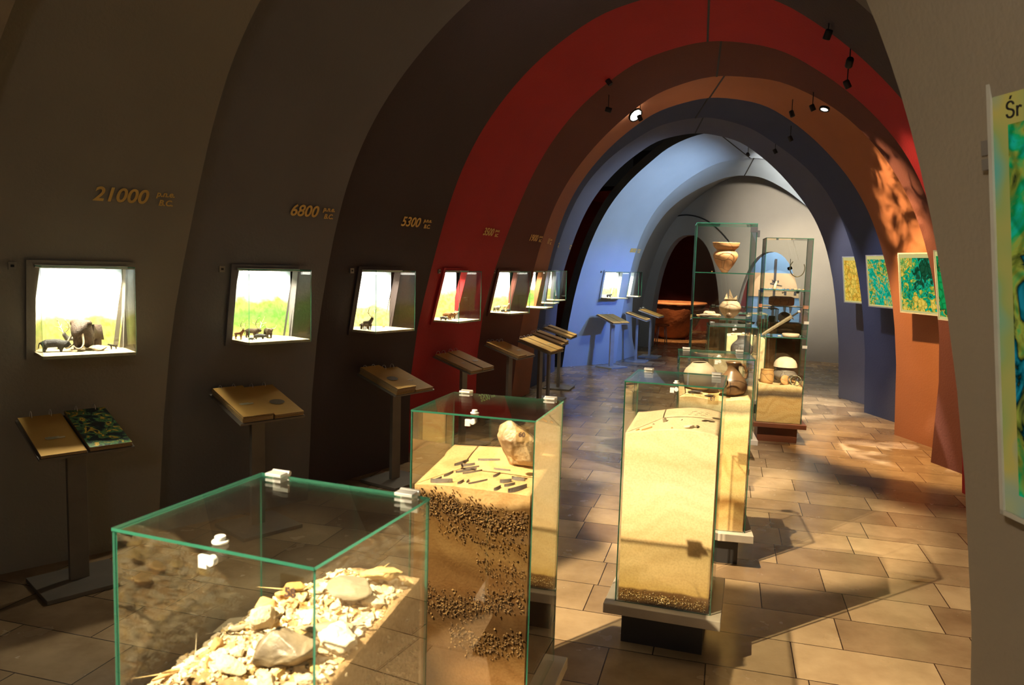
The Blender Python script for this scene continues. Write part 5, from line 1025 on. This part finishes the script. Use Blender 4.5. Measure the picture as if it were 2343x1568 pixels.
def fix(p, d, label, glow=None):
    d = Vector(d).normalized(); p = Vector(p) - d * .04
    root = empty('ceiling_spotlight', p, label, 'spotlight', 'spotlights under the arches')
    q = d.to_track_quat('Z', 'Y').to_matrix()
    MB().lathe(p, [(.0005, -.03), (.020, -.03), (.024, -.02), (.024, .028), (.022, .032), (.020, .012), (.0005, .010)], 20, tilt=q).build('housing', M_black, root)
    MB().lathe(p, [(.0005, .014), (.019, .014), (.019, .018), (.0005, .022)], 16, tilt=q).build('bulb', glow or M_bulb2, root)
    MB().tube([p, p + Vector((0, 0, .14))], .004, 6).build('bracket', M_black, root)
LAB = 'small black ceiling spotlight '
spot('key_lamp', (-1.9, 1.47, 3.35), (1.35, 3.4, 0), 2400, WARM, 32, .2, .02, label=LAB + 'over the left side of the nearest band')
spot('heap_lamp', (-1.7, .35, 3.2), (-.58, 1.42, 1.0), 2700, (1, .84, .56), 21, .35, .02, label=LAB + 'behind and left of the nearest showcase')
spot('second_lamp', (.30, 3.5, 3.4), (1.25, 4.65, .9), 1300, WARM, 34, .4, .02, label=LAB + 'over the third showcase')
spot('tall_case_lamp', (1.97, 5.15, 3.2), (1.66, 6.15, 1.3), 750, NEU, 42, .5, .02, label=LAB + 'under the dark brown band, upper left of two')
spot('tall_case_lamp', (2.15, 5.20, 3.05), (2.75, 7.9, 1.0), 1300, WARM, 32, .5, .02, label=LAB + 'under the dark brown band, lower right of two')
spot('back_case_lamp', (1.30, 8.34, 3.25), (2.78, 9.3, .9), 1900, NEU, 26, .4, .02, label=LAB + 'glowing on the left of the maroon band')
spot('panel_lamp_orange', (2.75, 7.35, 3.2), (4.0, 7.4, .6), 700, (1, .62, .25), 55, .4, .03, label=LAB + 'glowing on the right of the maroon band')
spot('panel_lamp_navy', (3.05, 8.75, 3.15), (4.3, 8.8, .9), 120, (.85, .85, 1), 50, .6, .03, label=LAB + 'under the rust band on the right')
spot('panel_lamp_slate', (3.3, 10.0, 3.2), (4.55, 10.0, 1.0), 170, (.85, .88, 1), 50, .6, .03, label=LAB + 'under the navy band on the right')
spot('panel_lamp_maroon', (2.5, 6.0, 3.1), (3.9, 6.4, .9), 70, (1, .7, .4), 55, .6, .03, label=LAB + 'under the red band on the right')
spot('leaf_gobo_lamp', (.9, 7.6, 3.2), (3.92, 7.5, 2.35), 1300, (1, .66, .32), 27, .5, .01, gobo=14, label=LAB + 'under the red band on the left')
spot('floor_patch_lamp', (2.75, 7.9, 3.25), (3.78, 7.25, 0), 1300, NEU, 22, .5, .01, gobo=9, label=LAB + 'right of the crown, over the bright floor patch')
spot('apse_lamp', (3.3, 11.2, 3.35), (5.6, 14.9, 2.4), 1250, NEU, 54, 1., .05, label=LAB + 'with a bright dot, at the crown of the slate band', glow=M_bulb)
spot('apse_lamp_low', (4.6, 13.4, 3.0), (5.5, 14.9, 1.4), 120, WARM, 80, .7, .03, fixture=False)
spot('blue_lamp', (4.1, 11.6, 1.75), (1.5, 13.3, .6), 230, (.10, .28, 1), 66, .7, .03, label='small floor-stand spotlight shining blue light behind the right pier')
spot('sky_lamp', (3.6, 11.7, 2.2), (1.8, 13.3, 2.6), 150, (.62, .80, 1), 120, .8, .1, fixture=False)
spot('frieze_lamp', tuple(FF(2.9, .40, 2.7)), tuple(FF(2.95, 1.2, 1.2)), 190, NEU, 120, .6, .03, fixture=False)
spot('rock_lamp', (3.6, 17.1, 2.6), (3.9, 18.8, .7), 560, (1, .5, .2), 60, .5, .02, fixture=False)
fix((1.41, 9.40, 3.46), (-.15, -.9, -.35), LAB + 'with a long bright slot, left under the rust band', M_bulb)
fix((.84, 7.25, 3.36), (.6, -.2, -.8), LAB + 'mostly dark, at the left edge of the red band')
def point(name, p, power, col, r=.15):
    ld = bpy.data.lights.new(name, 'POINT'); ld.energy = power; ld.color = col; ld.shadow_soft_size = r
    o = bpy.data.objects.new(name, ld); C.objects.link(o); o.location = p; return o
spot('pier_fill', (-1.3, -1.2, 2.9), (1.35, 1.3, 1.9), 260, (1, .86, .66), 50, .8, .05, fixture=False)  # unseen fill added to brighten the nearest right wall, not a fitting of the hall
point('entrance_fill', (-.9, -1.6, 2.9), 26, (1, .96, .9), .2)  # added fill light behind the camera, no such lamp is known
point('gallery_fill', (.5, 5.0, 3.1), 3, (1, .85, .8), .25)  # two weak unseen fills added to lift the ambient light in the hall
point('gallery_fill', (2.0, 9.0, 3.1), 3, (1, .75, .55), .25)

def glow_slot(p, nrm, label, r=.07):
    p = Vector(p); q = Vector(nrm).normalized().to_track_quat('Z', 'Y').to_matrix()
    root = empty('recessed_light', p, label, 'ceiling light', 'glowing recessed lights under the arches')
    MB().lathe(p, [(r, -.01), (r + .015, -.01), (r + .015, .01), (r, .01), (r, -.01)], 24, tilt=q).build('trim_ring', M_black, root)
    MB().lathe(p, [(.0005, .002), (r, .002), (r, -.004), (.0005, -.004)], 24, tilt=q).build('diffuser', M_bulb, root)
glow_slot((1.31, 8.85, 3.41), (.45, -.6, -.65), 'bright round recessed light left of the crown, under the rust band')
glow_slot((3.02, 7.8, 3.32), (-.30, -.2, -.9), 'dimmer recessed light right of the crown, under the rust band', .035)
